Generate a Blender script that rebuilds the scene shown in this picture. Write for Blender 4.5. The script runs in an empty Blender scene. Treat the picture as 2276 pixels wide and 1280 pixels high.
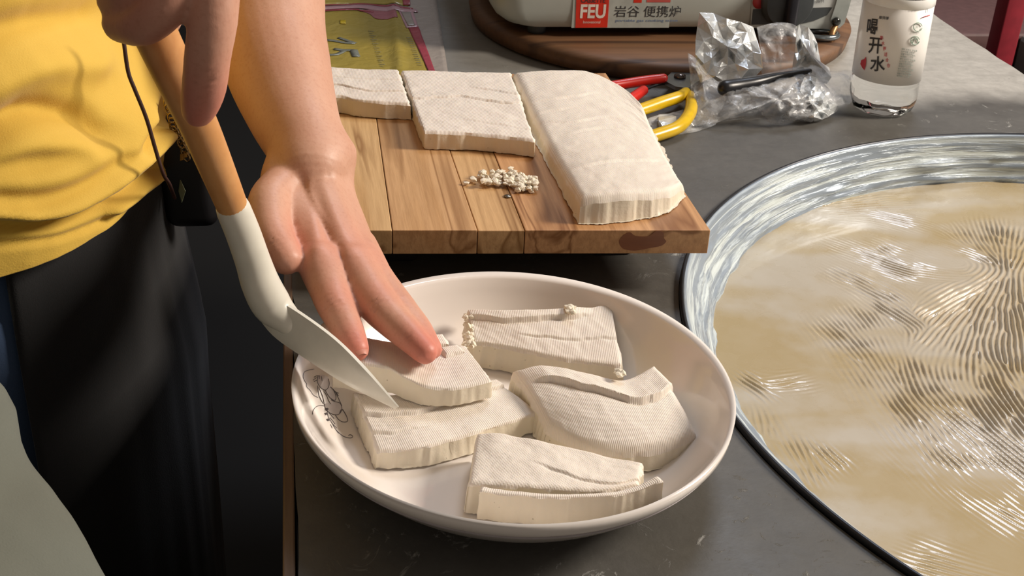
import bpy, bmesh, math, random
import numpy as np
from mathutils import Vector, Matrix
from mathutils.bvhtree import BVHTree
random.seed(7); rng = np.random.default_rng(7)
S = bpy.context.scene; COL = S.collection

# ------------------------------------------------------------------ camera
FPX, PITCH, ROLL, YAW, CXP, CYP, CAMH = 2789.83, 0.49984, 0.0534, 0.18202, 1138.0, 640.0, 0.446
def _basis():
    cp, sp, cy, sy = math.cos(PITCH), math.sin(PITCH), math.cos(YAW), math.sin(YAW)
    F = np.array([sy*cp, cy*cp, -sp]); R = np.array([cy, -sy, 0.]); U = np.cross(R, F)
    c, s = math.cos(ROLL), math.sin(ROLL)
    return c*R+s*U, -s*R+c*U, F
CR, CU, CF = _basis(); CO = np.array([0, 0, CAMH])
cam = bpy.data.cameras.new('camera'); cam.sensor_width = 36; cam.lens = FPX/2276*36
cam.clip_start = .02; cam.clip_end = 60
cam.dof.use_dof = True; cam.dof.focus_distance = .84; cam.dof.aperture_fstop = 45
camo = bpy.data.objects.new('camera', cam); COL.objects.link(camo)
camo.matrix_world = Matrix(((CR[0], CU[0], -CF[0], CO[0]), (CR[1], CU[1], -CF[1], CO[1]), (CR[2], CU[2], -CF[2], CO[2]), (0, 0, 0, 1)))
S.camera = camo
# ------------------------------------------------------------------ light
def lin(h):
    h = h.lstrip('#'); o = []
    for i in (0, 2, 4):
        c = int(h[i:i+2], 16)/255
        o.append(c/12.92 if c <= .04045 else ((c+.055)/1.055)**2.4)
    return tuple(o)+(1.,)
W = bpy.data.worlds.new('world'); S.world = W; W.use_nodes = True
W.node_tree.nodes['Background'].inputs[0].default_value = lin('#e4d6c8')
W.node_tree.nodes['Background'].inputs[1].default_value = .27
def area(name, loc, target, size, power, col, sy=None):
    l = bpy.data.lights.new(name, 'AREA'); l.energy = power; l.color = lin(col)[:3]
    l.shape = 'RECTANGLE'; l.size = size; l.size_y = sy or size
    o = bpy.data.objects.new(name, l); COL.objects.link(o); o.location = loc
    o.rotation_euler = (Vector(target)-Vector(loc)).to_track_quat('-Z', 'Y').to_euler()
    return o
area('daylight_side', (2.5, .72, 1.50), (.2, .75, 0), .55, 100, '#fff3e4', .75)
area('daylight_back', (1.3, 2.7, 2.9), (.5, .8, 0), .9, 36, '#e6efff', .9)
S.view_settings.view_transform = 'Standard'; S.view_settings.look = 'None'
S.view_settings.gamma = 1; S.view_settings.use_curve_mapping = False; S.view_settings.exposure = 0.0

# ------------------------------------------------------------------ pixel helpers (photograph measured in 2276x1280)
def ray(x, y): return (x-CXP)/FPX*CR-(y-CYP)/FPX*CU+CF
def at(x, y, z=0.):
    d = ray(x, y); return CO+d*((z-CAMH)/d[2])
def P(x, y, dep): return CO+ray(x, y)*dep
def aty(x, y, Y):
    d = ray(x, y); return CO+d*(Y/d[1])
def topx(V):
    v = np.atleast_2d(V)-CO; f = v@CF
    return CXP+FPX*(v@CR)/f, CYP-FPX*(v@CU)/f

# ------------------------------------------------------------------ object helpers
WL = {}
def tag(o, label=None, cat=None, group=None, kind=None):
    if label: o['label'] = label
    if cat: o['category'] = cat
    if group: o['group'] = group
    if kind: o['kind'] = kind
    return o
def thing(name, label, cat, loc, group=None):
    o = bpy.data.objects.new(name, None); COL.objects.link(o); o.location = loc; o.empty_display_size = .02
    WL[o.name] = np.array(loc, float); return tag(o, label, cat, group)
def mk(name, V, F, mat, parent=None, smooth=True, uv=None, auto=None):
    V = np.asarray(V, float)
    if parent is not None: org = WL[parent.name]
    else: org = np.array([V[:, 0].mean(), V[:, 1].mean(), V[:, 2].min()])
    me = bpy.data.meshes.new(name); me.from_pydata((V-org).tolist(), [], [list(map(int, f)) for f in F]); me.validate(clean_customdata=False)
    if smooth: me.shade_smooth()
    if auto is not None:
        me.set_sharp_from_angle(angle=math.radians(auto))
    if uv is not None:
        L = me.uv_layers.new(name='UVMap'); idx = np.zeros(len(me.loops), np.int32); me.loops.foreach_get('vertex_index', idx)
        L.data.foreach_set('uv', np.asarray(uv, np.float32)[idx].ravel())
    if mat: me.materials.append(mat)
    o = bpy.data.objects.new(name, me); COL.objects.link(o)
    if parent is not None: o.parent = parent; WL[o.name] = org
    else: o.location = org; WL[o.name] = org
    return o
class B:
    """collects pieces of one mesh"""
    def __init__(s): s.V = []; s.F = []; s.n = 0
    def add(s, V, F):
        V = np.asarray(V, float); s.V.append(V); s.F += [[i+s.n for i in f] for f in F]; s.n += len(V); return s
    def out(s): return np.vstack(s.V), s.F
def spline(pts, n):
    p = np.asarray(pts, float)
    if len(p) == 2: t = np.linspace(0, 1, n)[:, None]; return p[0]*(1-t)+p[1]*t
    d = np.r_[0, np.cumsum(np.linalg.norm(np.diff(p, axis=0), axis=1)+1e-9)]; q = np.vstack([2*p[0]-p[1], p, 2*p[-1]-p[-2]])
    out = []
    for s in np.linspace(0, d[-1], n):
        i = min(max(np.searchsorted(d, s, 'right')-1, 0), len(p)-2); t = (s-d[i])/(d[i+1]-d[i])
        a, b, c, e = q[i:i+4]
        out.append(.5*((2*b)+(c-a)*t+(2*a-5*b+4*c-e)*t*t+(3*b-a-3*c+e)*t**3))
    return np.array(out)
def tube(pts, rad, n=16, res=None, caps=True, flat=1.0, up=None):
    """closed tube along points; rounded ends"""
    p = np.asarray(pts, float); r = np.full(len(p), rad) if np.isscalar(rad) else np.asarray(rad, float)
    if res: q = spline(np.c_[p, r], res); p, r = q[:, :3], q[:, 3]
    if caps:
        t0 = (p[0]-p[1]); t0 /= np.linalg.norm(t0); t1 = (p[-1]-p[-2]); t1 /= np.linalg.norm(t1)
        A = [(math.sin(a), math.cos(a)) for a in np.radians([85, 65, 40, 20])]
        p = np.vstack([[p[0]+t0*r[0]*s for s, c in A], p, [p[-1]+t1*r[-1]*s for s, c in A[::-1]]])
        r = np.r_[[r[0]*c for s, c in A], r, [r[-1]*c for s, c in A[::-1]]]
    T = np.gradient(p, axis=0); T /= np.linalg.norm(T, axis=1)[:, None]
    u = np.array(up, float) if up is not None else np.cross(T[0], [0.3, .5, .81]); V = []
    for i in range(len(p)):
        u = u-T[i]*(u@T[i]); u /= np.linalg.norm(u); w = np.cross(T[i], u)
        for k in range(n):
            a = 2*math.pi*k/n; V.append(p[i]+r[i]*(math.cos(a)*u*flat+math.sin(a)*w))
    F = [[i*n+k, i*n+(k+1) % n, (i+1)*n+(k+1) % n, (i+1)*n+k] for i in range(len(p)-1) for k in range(n)]
    F += [list(range(n))[::-1], [(len(p)-1)*n+k for k in range(n)]]
    return np.array(V), F
def lathe(prof, n=96, c=(0, 0, 0), ax=1., ay=1., rot=0., close=True):
    V = []; cr, sr = math.cos(rot), math.sin(rot)
    for r, z in prof:
        for k in range(n):
            a = 2*math.pi*k/n; x, y = r*math.cos(a)*ax, r*math.sin(a)*ay
            V.append((c[0]+x*cr-y*sr, c[1]+x*sr+y*cr, c[2]+z))
    m = len(prof); F = [[i*n+k, i*n+(k+1) % n, (i+1)*n+(k+1) % n, (i+1)*n+k] for i in range(m-1) for k in range(n)]
    if close: F += [list(range(n))[::-1], [(m-1)*n+k for k in range(n)]]
    return np.array(V), F
def box(lo, hi, bev=.0, seg=2):
    bm = bmesh.new(); bmesh.ops.create_cube(bm, size=1)
    lo, hi = np.array(lo), np.array(hi)
    for v in bm.verts: v.co = Vector((lo+hi)/2+np.array(v.co)*(hi-lo))
    if bev: bmesh.ops.bevel(bm, geom=bm.edges[:], offset=bev, segments=seg, affect='EDGES', profile=.5)
    bm.verts.ensure_lookup_table(); V = np.array([v.co[:] for v in bm.verts]); F = [[v.index for v in f.verts] for f in bm.faces]; bm.free()
    return V, F
def hexa(c8, bev=0.002, seg=2):
    """box from 4 bottom + 4 top corners"""
    bm = bmesh.new(); vs = [bm.verts.new(Vector(c)) for c in c8]
    for f in ((3, 2, 1, 0), (4, 5, 6, 7), (0, 1, 5, 4), (1, 2, 6, 5), (2, 3, 7, 6), (3, 0, 4, 7)): bm.faces.new([vs[i] for i in f])
    bmesh.ops.recalc_face_normals(bm, faces=bm.faces[:])
    if bev: bmesh.ops.bevel(bm, geom=bm.edges[:], offset=bev, segments=seg, affect='EDGES', profile=.5)
    bm.verts.index_update(); V = np.array([v.co[:] for v in bm.verts]); F = [[v.index for v in f.verts] for f in bm.faces]; bm.free()
    return V, F
def grid_faces(nu, nv, o=0): return [[o+j*nu+i, o+j*nu+i+1, o+(j+1)*nu+i+1, o+(j+1)*nu+i] for j in range(nv-1) for i in range(nu-1)]
def vnoise(x, y, seed=0, z=None):
    """smooth value noise, vectorised"""
    def h(i, j): 
        v = np.sin(i*127.1+j*311.7+seed*74.7)*43758.5453; return v-np.floor(v)
    i, j = np.floor(x), np.floor(y); fx, fy = x-i, y-j; fx = fx*fx*(3-2*fx); fy = fy*fy*(3-2*fy)
    return (h(i, j)*(1-fx)+h(i+1, j)*fx)*(1-fy)+(h(i, j+1)*(1-fx)+h(i+1, j+1)*fx)*fy-.5
def fbm(x, y, seed=0, o=4): return sum(vnoise(x*2**k, y*2**k, seed+k*13)/2**k for k in range(o))

# ------------------------------------------------------------------ materials
class M:
    def __init__(s, name):
        s.m = bpy.data.materials.new(name); s.m.use_nodes = True; s.t = s.m.node_tree; s.b = s.t.nodes['Principled BSDF']; s.tc = None
    def n(s, typ, **k):
        nd = s.t.nodes.new('ShaderNode'+typ)
        for a, v in k.items():
            if a in ('i',):
                for q, w in v.items(): nd.inputs[q].default_value = w
            else: setattr(nd, a, v)
        return nd
    def l(s, a, b): s.t.links.new(a, b)
    def co(s, kind='Object', scale=(1, 1, 1), rot=(0, 0, 0)):
        if not s.tc: s.tc = s.n('TexCoord')
        mp = s.n('Mapping'); mp.inputs['Scale'].default_value = scale; mp.inputs['Rotation'].default_value = rot
        s.l(s.tc.outputs[kind], mp.inputs[0]); return mp.outputs[0]
    def noise(s, co, scale, detail=4, rough=.55, dist=0):
        nd = s.n('TexNoise', i={'Scale': scale, 'Detail': detail, 'Roughness': rough, 'Distortion': dist}); s.l(co, nd.inputs['Vector']); return nd.outputs['Fac']
    def ramp(s, fac, stops):
        r = s.n('ValToRGB'); e = r.color_ramp.elements
        while len(e) < len(stops): e.new(.5)
        for q, (p, c) in zip(e, stops): q.position = p; q.color = c if not isinstance(c, str) else lin(c)
        s.l(fac, r.inputs[0]); return r.outputs[0]
    def mix(s, fac, a, b, mode='MIX'):
        nd = s.n('Mix', data_type='RGBA', blend_type=mode)
        for sock, v in ((nd.inputs[0], fac), (nd.inputs[6], a), (nd.inputs[7], b)):
            if isinstance(v, str): sock.default_value = lin(v)
            elif isinstance(v, (int, float, tuple)): sock.default_value = v
            else: s.l(v, sock)
        return nd.outputs[2]
    def math(s, op, a, b=0.):
        nd = s.n('Math', operation=op)
        for sock, v in ((nd.inputs[0], a), (nd.inputs[1], b)):
            if isinstance(v, (int, float)): sock.default_value = v
            else: s.l(v, sock)
        return nd.outputs[0]
    def bump(s, h, dist=.001, strength=1.):
        nd = s.n('Bump', i={'Strength': strength, 'Distance': dist}); s.l(h, nd.inputs['Height']); s.l(nd.outputs[0], s.b.inputs['Normal']); return nd
    def base(s, c):
        if isinstance(c, str): s.b.inputs['Base Color'].default_value = lin(c)
        else: s.l(c, s.b.inputs['Base Color'])
        return s
    def p(s, **k):
        for a, v in k.items():
            a = a.replace('_', ' ')
            if hasattr(v, 'is_linked') : s.l(v, s.b.inputs[a])
            else: s.b.inputs[a].default_value = v
        return s
def plain(name, c, r=.5, var=.06, scale=60, **k):
    m = M(name); f = m.noise(m.co(), scale)
    m.base(m.mix(m.ramp(f, [(.35, (0, 0, 0, 1)), (.65, (1, 1, 1, 1))]), c, tuple(min(1, v*(1-var*3)) for v in lin(c)[:3])+(1,)))
    m.p(Roughness=r, **{a: v for a, v in k.items()}); return m.m

def wood(name, c1, c2, c3, along='Y', fine=90, r=.45, seed=0.):
    m = M(name); sc = {'Y': (1, .045, .6), 'X': (.045, 1, .6)}[along]
    co = m.co('Object', sc)
    add = m.n('VectorMath', operation='ADD'); m.l(co, add.inputs[0]); add.inputs[1].default_value = (seed, seed*.7, seed*.3); co = add.outputs[0]
    big = m.noise(co, fine*.45, 3, .5, .8); fi = m.noise(co, fine*3.2, 4, .7, .2)
    c = m.ramp(big, [(.3, c2), (.48, c1), (.56, c1), (.62, c3), (.68, c1)])
    c = m.mix(m.math('MULTIPLY', m.ramp(fi, [(.4, (0, 0, 0, 1)), (.7, (1, 1, 1, 1))]), .45), c, c3)
    m.base(c).p(Roughness=r); m.bump(fi, .0004, .5); return m.m

def concrete():
    m = M('concrete_dark'); co = m.co('Object')
    a = m.noise(co, 9, 6, .6); b = m.noise(co, 70, 5, .65); st = m.noise(m.co('Object', (1.2, 5, 1)), 14, 5, .6)
    dark = m.mix(a, '#32312f', '#56534f'); dark = m.mix(m.math('MULTIPLY', b, .4), dark, '#7b7973')
    sc = m.noise(co, 34, 8, .72, 1.6); sc2 = m.noise(co, 7, 2, .5)
    spots = m.math('MULTIPLY', m.ramp(sc, [(.6, (0, 0, 0, 1)), (.68, (1, 1, 1, 1))]), m.ramp(sc2, [(.48, (0, 0, 0, 1)), (.62, (1, 1, 1, 1))]))
    dark = m.mix(m.math('MULTIPLY', spots, .7), dark, '#c4c3be')
    stain = m.ramp(m.noise(co, 5.3, 3, .5), [(.55, (0, 0, 0, 1)), (.7, (1, 1, 1, 1))])
    dark = m.mix(m.math('MULTIPLY', stain, .4), dark, '#4d473a')
    light = m.mix(st, '#a6a29b', '#d2cec6'); light = m.mix(m.math('MULTIPLY', b, .8), light, '#6f6c66')
    sep = m.n('SeparateXYZ'); m.l(m.tc.outputs['Object'], sep.inputs[0])
    e = m.math('ADD', m.math('SUBTRACT', sep.outputs[1], 0.185), m.math('MULTIPLY', m.math('SUBTRACT', a, .5), .10))
    f = m.ramp(m.math('MULTIPLY_ADD', e, 18.), [(.0, (0, 0, 0, 1)), (1., (1, 1, 1, 1))])
    ex = m.ramp(m.math('ADD', sep.outputs[0], .35), [(.15, (.35, .35, .35, 1)), (.62, (1, 1, 1, 1))])
    m.base(m.mix(m.math('MULTIPLY', f, ex), dark, light))
    m.p(Roughness=m.ramp(a, [(.3, (.42, .42, .42, 1)), (.7, (.62, .62, .62, 1))]))
    m.bump(m.math('ADD', m.math('MULTIPLY', b, .6), spots), .0012, .6); return m.m

def tofu_mat(name='tofu', ang=0., cross=False, rib=1750, tint='#ece4d9'):
    m = M(name); uv = m.co('UV', (1, 1, 1), (0, 0, ang))
    def bands(co):
        w = m.n('TexWave', wave_type='BANDS', bands_direction='X', i={'Scale': rib/6.283*1.0, 'Distortion': .9, 'Detail': 2, 'Detail Scale': .02}); m.l(co, w.inputs[0]); return w.outputs['Fac']
    wv = bands(uv)
    if cross: wv = m.math('MULTIPLY', wv, bands(m.co('UV', (1, 1, 1), (0, 0, ang+1.3))))
    nz = m.noise(m.co('Object'), 420, 4, .7); big = m.noise(m.co('Object'), 28, 3, .5)
    c = m.mix(big, tint, '#e6dace'); c = m.mix(m.math('MULTIPLY', nz, .25), c, '#d3c5b5')
    m.base(c).p(Roughness=.62, Specular_IOR_Level=.35, Subsurface_Weight=.12, Subsurface_Radius=(.006, .004, .002), Subsurface_Scale=.4)
    m.bump(m.math('ADD', m.math('MULTIPLY', wv, .5), nz), .0005, .5); return m.m

MAT = {}
MAT['concrete'] = concrete()
MAT['edge'] = wood('strip_wood', '#7d6650', '#5c4433', '#4d392c', 'Y', 60)
MAT['black'] = plain('soot_black', '#17161a', .7)
MAT['steel_dark'] = plain('dark_iron', '#3b3c40', .35, Metallic=.8)
MAT['tofu'] = tofu_mat()
MAT['tofu_cross'] = tofu_mat('tofu_cross', .75, True, 1500, '#ece4d8')
MAT['tofu_fold'] = tofu_mat('tofu_fold', .0, False, 2200, '#e9e1d4')
MAT['tofu_cut'] = None
def tofu_cut():
    m = M('tofu_cut'); co = m.co('Object'); v = m.n('TexVoronoi', i={'Scale': 300}); m.l(co, v.inputs[0])
    hole = m.ramp(v.outputs['Distance'], [(.08, (1, 1, 1, 1)), (.16, (0, 0, 0, 1))]); pick = m.ramp(m.noise(co, 130, 2), [(.58, (0, 0, 0, 1)), (.62, (1, 1, 1, 1))])
    h = m.math('MULTIPLY', hole, pick)
    m.base(m.mix(m.math('MULTIPLY', h, .6), m.mix(m.noise(co, 50, 3), '#e8decb', '#ddd2bd'), '#8d7f6b')).p(Roughness=.55, Subsurface_Weight=.12, Subsurface_Radius=(.006, .004, .002), Subsurface_Scale=.4)
    m.bump(m.math('SUBTRACT', m.noise(co, 260, 4), h), .0005, .6); return m.m
MAT['tofu_cut'] = tofu_cut()
def porcelain():
    m = M('porcelain'); f = m.noise(m.co(), 25, 3); m.base(m.mix(f, '#efe8e2', '#e9e0d8')).p(Roughness=.16, Coat_Weight=.5, Coat_Roughness=.06, Specular_IOR_Level=.5); return m.m
MAT['porcelain'] = porcelain()
MAT['print'] = plain('grey_print', '#6d6668', .4)
MAT['print_soft'] = plain('pale_grey_print', '#b9b0b2', .4)
def skin():
    m = M('skin'); co = m.co('Object'); a = m.noise(co, 30, 4, .6); b = m.noise(co, 420, 3, .6); cr = m.noise(m.co('Object', (1, 1, .25)), 160, 4, .6)
    c = m.mix(a, '#d3a891', '#c08d75'); at_ = m.n('Attribute', attribute_name='tint'); c = m.mix(at_.outputs['Fac'], c, '#cb7566')
    c = m.mix(m.math('MULTIPLY', m.ramp(b, [(.5, (0, 0, 0, 1)), (.75, (1, 1, 1, 1))]), .25), c, '#a5694f')
    m.base(c).p(Roughness=.46, Subsurface_Weight=.12, Subsurface_Radius=(.008, .004, .003), Subsurface_Scale=.5, Specular_IOR_Level=.4)
    m.bump(m.math('ADD', m.math('MULTIPLY', b, .45), m.math('MULTIPLY', cr, 1.2)), .0005, .32); return m.m
MAT['skin'] = skin()
MAT['nail'] = plain('nail', '#c98572', .42)
def cloth(name, c1, c2, r=.85, fine=900, bump=.5):
    m = M(name); co = m.co('Object'); a = m.noise(co, 12, 3); b = m.noise(co, fine, 2, .5)
    m.base(m.mix(m.math('ADD', m.math('MULTIPLY', a, .7), m.math('MULTIPLY', b, .3)), c1, c2)).p(Roughness=r, Sheen_Weight=.15, Sheen_Roughness=.5); m.bump(b, .0004, bump); return m.m
MAT['shirt'] = cloth('yellow_cotton', '#cda339', '#dcb94e')
MAT['trousers'] = cloth('black_apron_cloth', '#060608', '#0b0b0f')
MAT['denim'] = cloth('blue_denim', '#2c3f5c', '#3b5274')
MAT['grey_cloth'] = cloth('grey_green_cloth', '#6a6e64', '#5c5c51')
MAT['bamboo'] = wood('handle_wood', '#d29b62', '#c68c52', '#b87a42', 'Y', 30, .4)
MAT['silicone'] = plain('white_silicone', '#dcd8cb', .32, .03)

# ------------------------------------------------------------------ setting
def struct(o): o['kind'] = 'structure'; return o
MAT['floor'] = plain('floor_cement', '#060505', .8, .12, 9)
MAT['wall'] = plain('wall_plaster', '#625a53', .85, .08, 7)
struct(mk('floor', *box((-2.6, -1.2, -.80), (3.2, 3.9, -.75)), MAT['floor'], smooth=False))
struct(mk('wall_back', *box((-2.6, 3.9, -.75), (3.2, 4.0, 1.0)), MAT['wall'], smooth=False))
struct(mk('wall_left', *box((-2.7, -1.2, -.75), (-2.6, 3.9, 2.0)), MAT['wall'], smooth=False))

# ------------------------------------------------------------------ concrete table with the built-in pan hole
PC = np.array([.66267, .67397]); PR = .40598
table = thing('concrete_stove_table', 'dark grey concrete table with a worn wooden strip along its edge', 'table', (.4, 1.0, -.75))
def table_top():
    out = [(-.012, -.35), (1.25, -.35), (1.25, 1.262), (.814, 1.262), (.812, 1.75), (-.012, 1.75)]
    bm = bmesh.new(); n = 160; hr = PR+.0015
    hole = [bm.verts.new((PC[0]+hr*math.cos(2*math.pi*k/n), PC[1]+hr*math.sin(2*math.pi*k/n), 0)) for k in range(n)]
    ov = []
    for i, a in enumerate(out):
        b = out[(i+1) % len(out)]; L = math.hypot(b[0]-a[0], b[1]-a[1]); k = max(2, int(L/.03))
        for j in range(k):
            t = j/k; jx, jy = (rng.normal(0, .0012), rng.normal(0, .0012))
            ov.append(bm.verts.new((a[0]+(b[0]-a[0])*t+jx, a[1]+(b[1]-a[1])*t+jy, 0)))
    es = [bm.edges.new((q[i], q[(i+1) % len(q)])) for q in (hole, ov) for i in range(len(q))]
    bmesh.ops.triangle_fill(bm, use_beauty=True, edges=es)
    r = bmesh.ops.extrude_face_region(bm, geom=bm.faces[:]); 
    for v in r['geom']:
        if isinstance(v, bmesh.types.BMVert): v.co.z = -.06
    bmesh.ops.recalc_face_normals(bm, faces=bm.faces[:]); bm.verts.index_update()
    V = np.array([v.co[:] for v in bm.verts]); F = [[v.index for v in f.verts] for f in bm.faces]; bm.free(); return V, F
mk('tabletop', *table_top(), MAT['concrete'], table, smooth=False)
mk('edge_strip', *hexa([(-.019, -.35, -.045), (-.0125, -.35, -.045), (-.0125, .90, -.045), (-.019, .90, -.045), (-.019, -.35, .0005), (-.0125, -.35, .0005), (-.0125, .90, .0005), (-.019, .90, .0005)], .001), MAT['edge'], table, smooth=False)
mk('base', *box((.03, -.3, -.75), (1.2, 1.2, -.12)), MAT['black'], table, smooth=False)
mk('rail', *box((.0, -.33, -.12), (1.22, 1.22, -.06)), MAT['black'], table, smooth=False)

# ------------------------------------------------------------------ big round pan + soy milk
pan = thing('soy_milk_pan', 'big round steel pan sunk in the table, milk crust on its blue grey rim', 'pan', (PC[0], PC[1], -.06))
LC = np.array([.6645, .7005]); LZ = -.045; LR = .3700
def pan_mat():
    m = M('pan_steel'); uv = m.co('UV', (1, 1, 1))
    a = m.noise(m.co('UV', (1.4, 34, 1)), 4., 5, .6, .6); b = m.noise(m.co('UV', (5, 50, 1)), 6, 4, .6, .3)
    sep = m.n('SeparateXYZ'); m.l(m.tc.outputs['UV'], sep.inputs[0])
    k = m.ramp(sep.outputs[1], [(.008, (0, 0, 0, 1)), (.018, (.75, .75, .75, 1)), (.03, (1, 1, 1, 1)), (.05, (.8, .8, .8, 1))])
    w = m.math('MULTIPLY', m.ramp(m.math('ADD', m.math('MULTIPLY', a, .7), m.math('MULTIPLY', b, .3)), [(.46, (0, 0, 0, 1)), (.58, (1, 1, 1, 1))]), k)
    m.base(m.mix(w, m.mix(b, '#8792a0', '#a3afbb'), m.mix(b, '#dfe6e2', '#c6d3d6')))
    m.p(Roughness=m.ramp(w, [(0, (.34, .34, .34, 1)), (1, (.5, .5, .5, 1))]), Metallic=m.ramp(w, [(0, (.3, .3, .3, 1)), (1, (0, 0, 0, 1))]))
    m.bump(m.math('ADD', w, m.math('MULTIPLY', b, .3)), .001, .6); return m.m
def pan_wall():
    n = 420; prof = [(PR-.004, -.006), (PR-.002, -.001), (PR-.0012, .002), (PR-.002, .0034), (PR-.0035, .0025)]
    m0 = len(prof); K = 26
    for k in range(1, K+1):
        t = k/K; prof.append((PR-.0035+(LR-PR+.0035)*t/.75, .0025+(LZ-.0025)*t/.75))
    prof += [(LR-.10, -.072), (.02, -.074)]
    V = []; UV = []; s = 0
    ang = np.linspace(0, 2*math.pi, n, endpoint=False)
    for i, (r, z) in enumerate(prof):
        if i: s += math.hypot(r-prof[i-1][0], z-prof[i-1][1])
        f = min(1.3, max(0, (.0025-z)/.0475)); c = PC+(LC-PC)*f
        dr = np.zeros(n)
        if i >= m0 and i < m0+K:
            q = (i-m0)/K
            dr = (np.maximum(0, fbm(ang*9+q*1.5, np.full(n, s*260.), 3, 4)+.05)*.007*min(1, q*3))
        V.append(np.c_[c[0]+(r-dr)*np.cos(ang), c[1]+(r-dr)*np.sin(ang), np.full(n, z)+dr*.3]); UV.append(np.c_[ang*.38, np.full(n, s)])
    F = [[i*n+k, (i+1)*n+k, (i+1)*n+(k+1) % n, i*n+(k+1) % n] for i in range(len(prof)-1) for k in range(n)]
    return np.vstack(V), F, np.vstack(UV)
V, F, UVs = pan_wall(); mk('pan_wall', V, F, pan_mat(), pan, uv=UVs)
mk('pan_rim', *(lambda: (lambda p: (p[0], p[1]))(lathe([(PR-.001, -.004), (PR+.0002, -.002), (PR+.0012, .001), (PR+.001, .0035), (PR-.0004, .0045), (PR-.0018, .0038), (PR-.0022, .002)], 300, (PC[0], PC[1], 0), close=False)))(), MAT['steel_dark'], pan)

def soy_skin():
    """wrinkled skin: oriented band-pass filtering grows ridges that follow hand-placed strokes"""
    h = .00085; x0, x1, y0, y1 = .27, .79, .36, 1.10
    nx, ny = int((x1-x0)/h), int((y1-y0)/h); X, Y = np.meshgrid(x0+h*np.arange(nx), y0+h*np.arange(ny))
    st = [  # px from, px to, amplitude, radius(m)
     (2215,610,2140,650,1,.03),(2220,620,2165,690,1.1,.03),(2235,625,2222,710,1.1,.03),(2250,620,2272,700,1.1,.03),(2180,640,2070,700,1,.035),
     (2222,588,2180,535,.9,.035),(2235,583,2228,520,1,.035),(2250,590,2290,540,1,.04),(2200,575,2150,560,.25,.03),
     (1930,575,2000,600,.7,.035),(1975,560,2040,585,.7,.03),(1885,615,1965,655,.65,.028),(2040,600,2120,610,.4,.03),
     (2150,680,2040,775,1.2,.04),(2185,690,2150,850,1.25,.04),(2235,700,2225,860,1.25,.04),(2270,720,2290,860,1.1,.04),(2100,780,2060,860,1.15,.035),
     (1870,735,1925,795,.55,.032),(1925,700,1965,760,.55,.03),(1985,760,2010,830,.75,.035),(1960,680,2030,720,.6,.03),
     (1905,770,1945,812,.6,.03),(1970,850,2030,930,.65,.04),(2004,902,2065,971,.8,.04),(2080,870,2160,945,.9,.04),(2126,914,2248,1012,.95,.04),(2207,800,2268,861,1,.04),(2200,870,2290,950,1,.04),
     (2050,985,2110,1050,.55,.035),(2167,1065,2248,1126,.55,.035),(2230,1010,2300,1070,.75,.04),(2190,1110,2260,1150,.4,.03),(2040,1015,2060,1035,.35,.02),
     (1668,850,1702,872,.75,.018),(1725,858,1762,852,.75,.018),(1780,1000,1800,1042,.55,.020),(1835,1010,1862,1030,.6,.014),
     (1880,462,1960,452,.5,.03),(1960,478,2010,492,.5,.025),(2080,1255,2150,1275,.5,.025),(2100,830,2150,900,.9,.05),(2160,860,2200,930,.9,.05),(2230,860,2290,960,1,.05),(2040,810,2080,880,.8,.045),(2170,930,2250,1000,.9,.05),(2090,950,2160,1020,.7,.05),(1700,1000,1720,1030,.3,.02),(1690,920,1700,950,.25,.02)]
    num = np.zeros_like(X, complex); den = np.zeros_like(X)+1e-6; amp = np.zeros_like(X)
    for a, b, c, d, A, r in st:
        p, q = at(a, b, LZ), at(c, d, LZ); th = math.atan2(q[1]-p[1], q[0]-p[0])
        e = (q-p)[:2]; L2 = e@e; t = np.clip(((X-p[0])*e[0]+(Y-p[1])*e[1])/L2, 0, 1)
        d2 = (X-p[0]-t*e[0])**2+(Y-p[1]-t*e[1])**2
        num += np.exp(2j*th)/(d2+1e-4)**1.6; amp = np.maximum(amp, A*np.exp(-d2/(r*.62)**2))
    theta = np.angle(num)/2
    lam = .0047; N = 16; fx = np.fft.fftfreq(nx, h); fy = np.fft.fftfreq(ny, h); FX, FY = np.meshgrid(fx, fy)
    FR = np.hypot(FX, FY); FA = np.arctan2(FY, FX); f0 = 1/lam
    filt = []
    for k in range(N):
        t = math.pi*k/N+math.pi/2; da = (FA-t+math.pi/2) % math.pi-math.pi/2
        filt.append(np.exp(-((FR-f0)/(f0*.36))**2)*np.exp(-(da/.25)**2))
    img = rng.normal(0, 1, X.shape); wk = []
    pos = (theta % math.pi)/math.pi*N
    for it in range(9):
        G = np.fft.fft2(img); out = np.zeros_like(img)
        for k in range(N):
            w = np.clip(1-np.abs((pos-k+N/2) % N-N/2), 0, 1)
            out += w*np.fft.ifft2(G*filt[k]).real
        out /= out.std(); img = np.tanh(out*1.4)
    amp = amp*np.clip(1.05+1.8*fbm(X*38, Y*38, 5, 3), .15, 1.5); img = img*(1+.5*fbm(X*120, Y*120, 12, 2))
    ridge = img*amp
    Z = LZ+.00075*ridge+.00022*fbm(X*18, Y*18, 8, 2)+.00002*fbm(X*160, Y*160, 9, 2)
    R = np.hypot(X-LC[0], Y-LC[1]); A = np.arctan2(Y-LC[1], X-LC[0])
    edge = LR+.006*fbm(A*16, A*0+2., 4, 5)+.0025
    inside = R <= edge; s = np.where(inside, 1, edge/np.maximum(R, 1e-6))
    V = np.c_[(LC[0]+(X-LC[0])*s).ravel(), (LC[1]+(Y-LC[1])*s).ravel(), np.where(inside, Z, LZ+.0008).ravel()]
    ii = np.arange(nx*ny).reshape(ny, nx); Q = np.stack([ii[:-1, :-1], ii[:-1, 1:], ii[1:, 1:], ii[1:, :-1]], -1).reshape(-1, 4)
    Q = Q[inside.ravel()[Q].any(1)]
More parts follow.
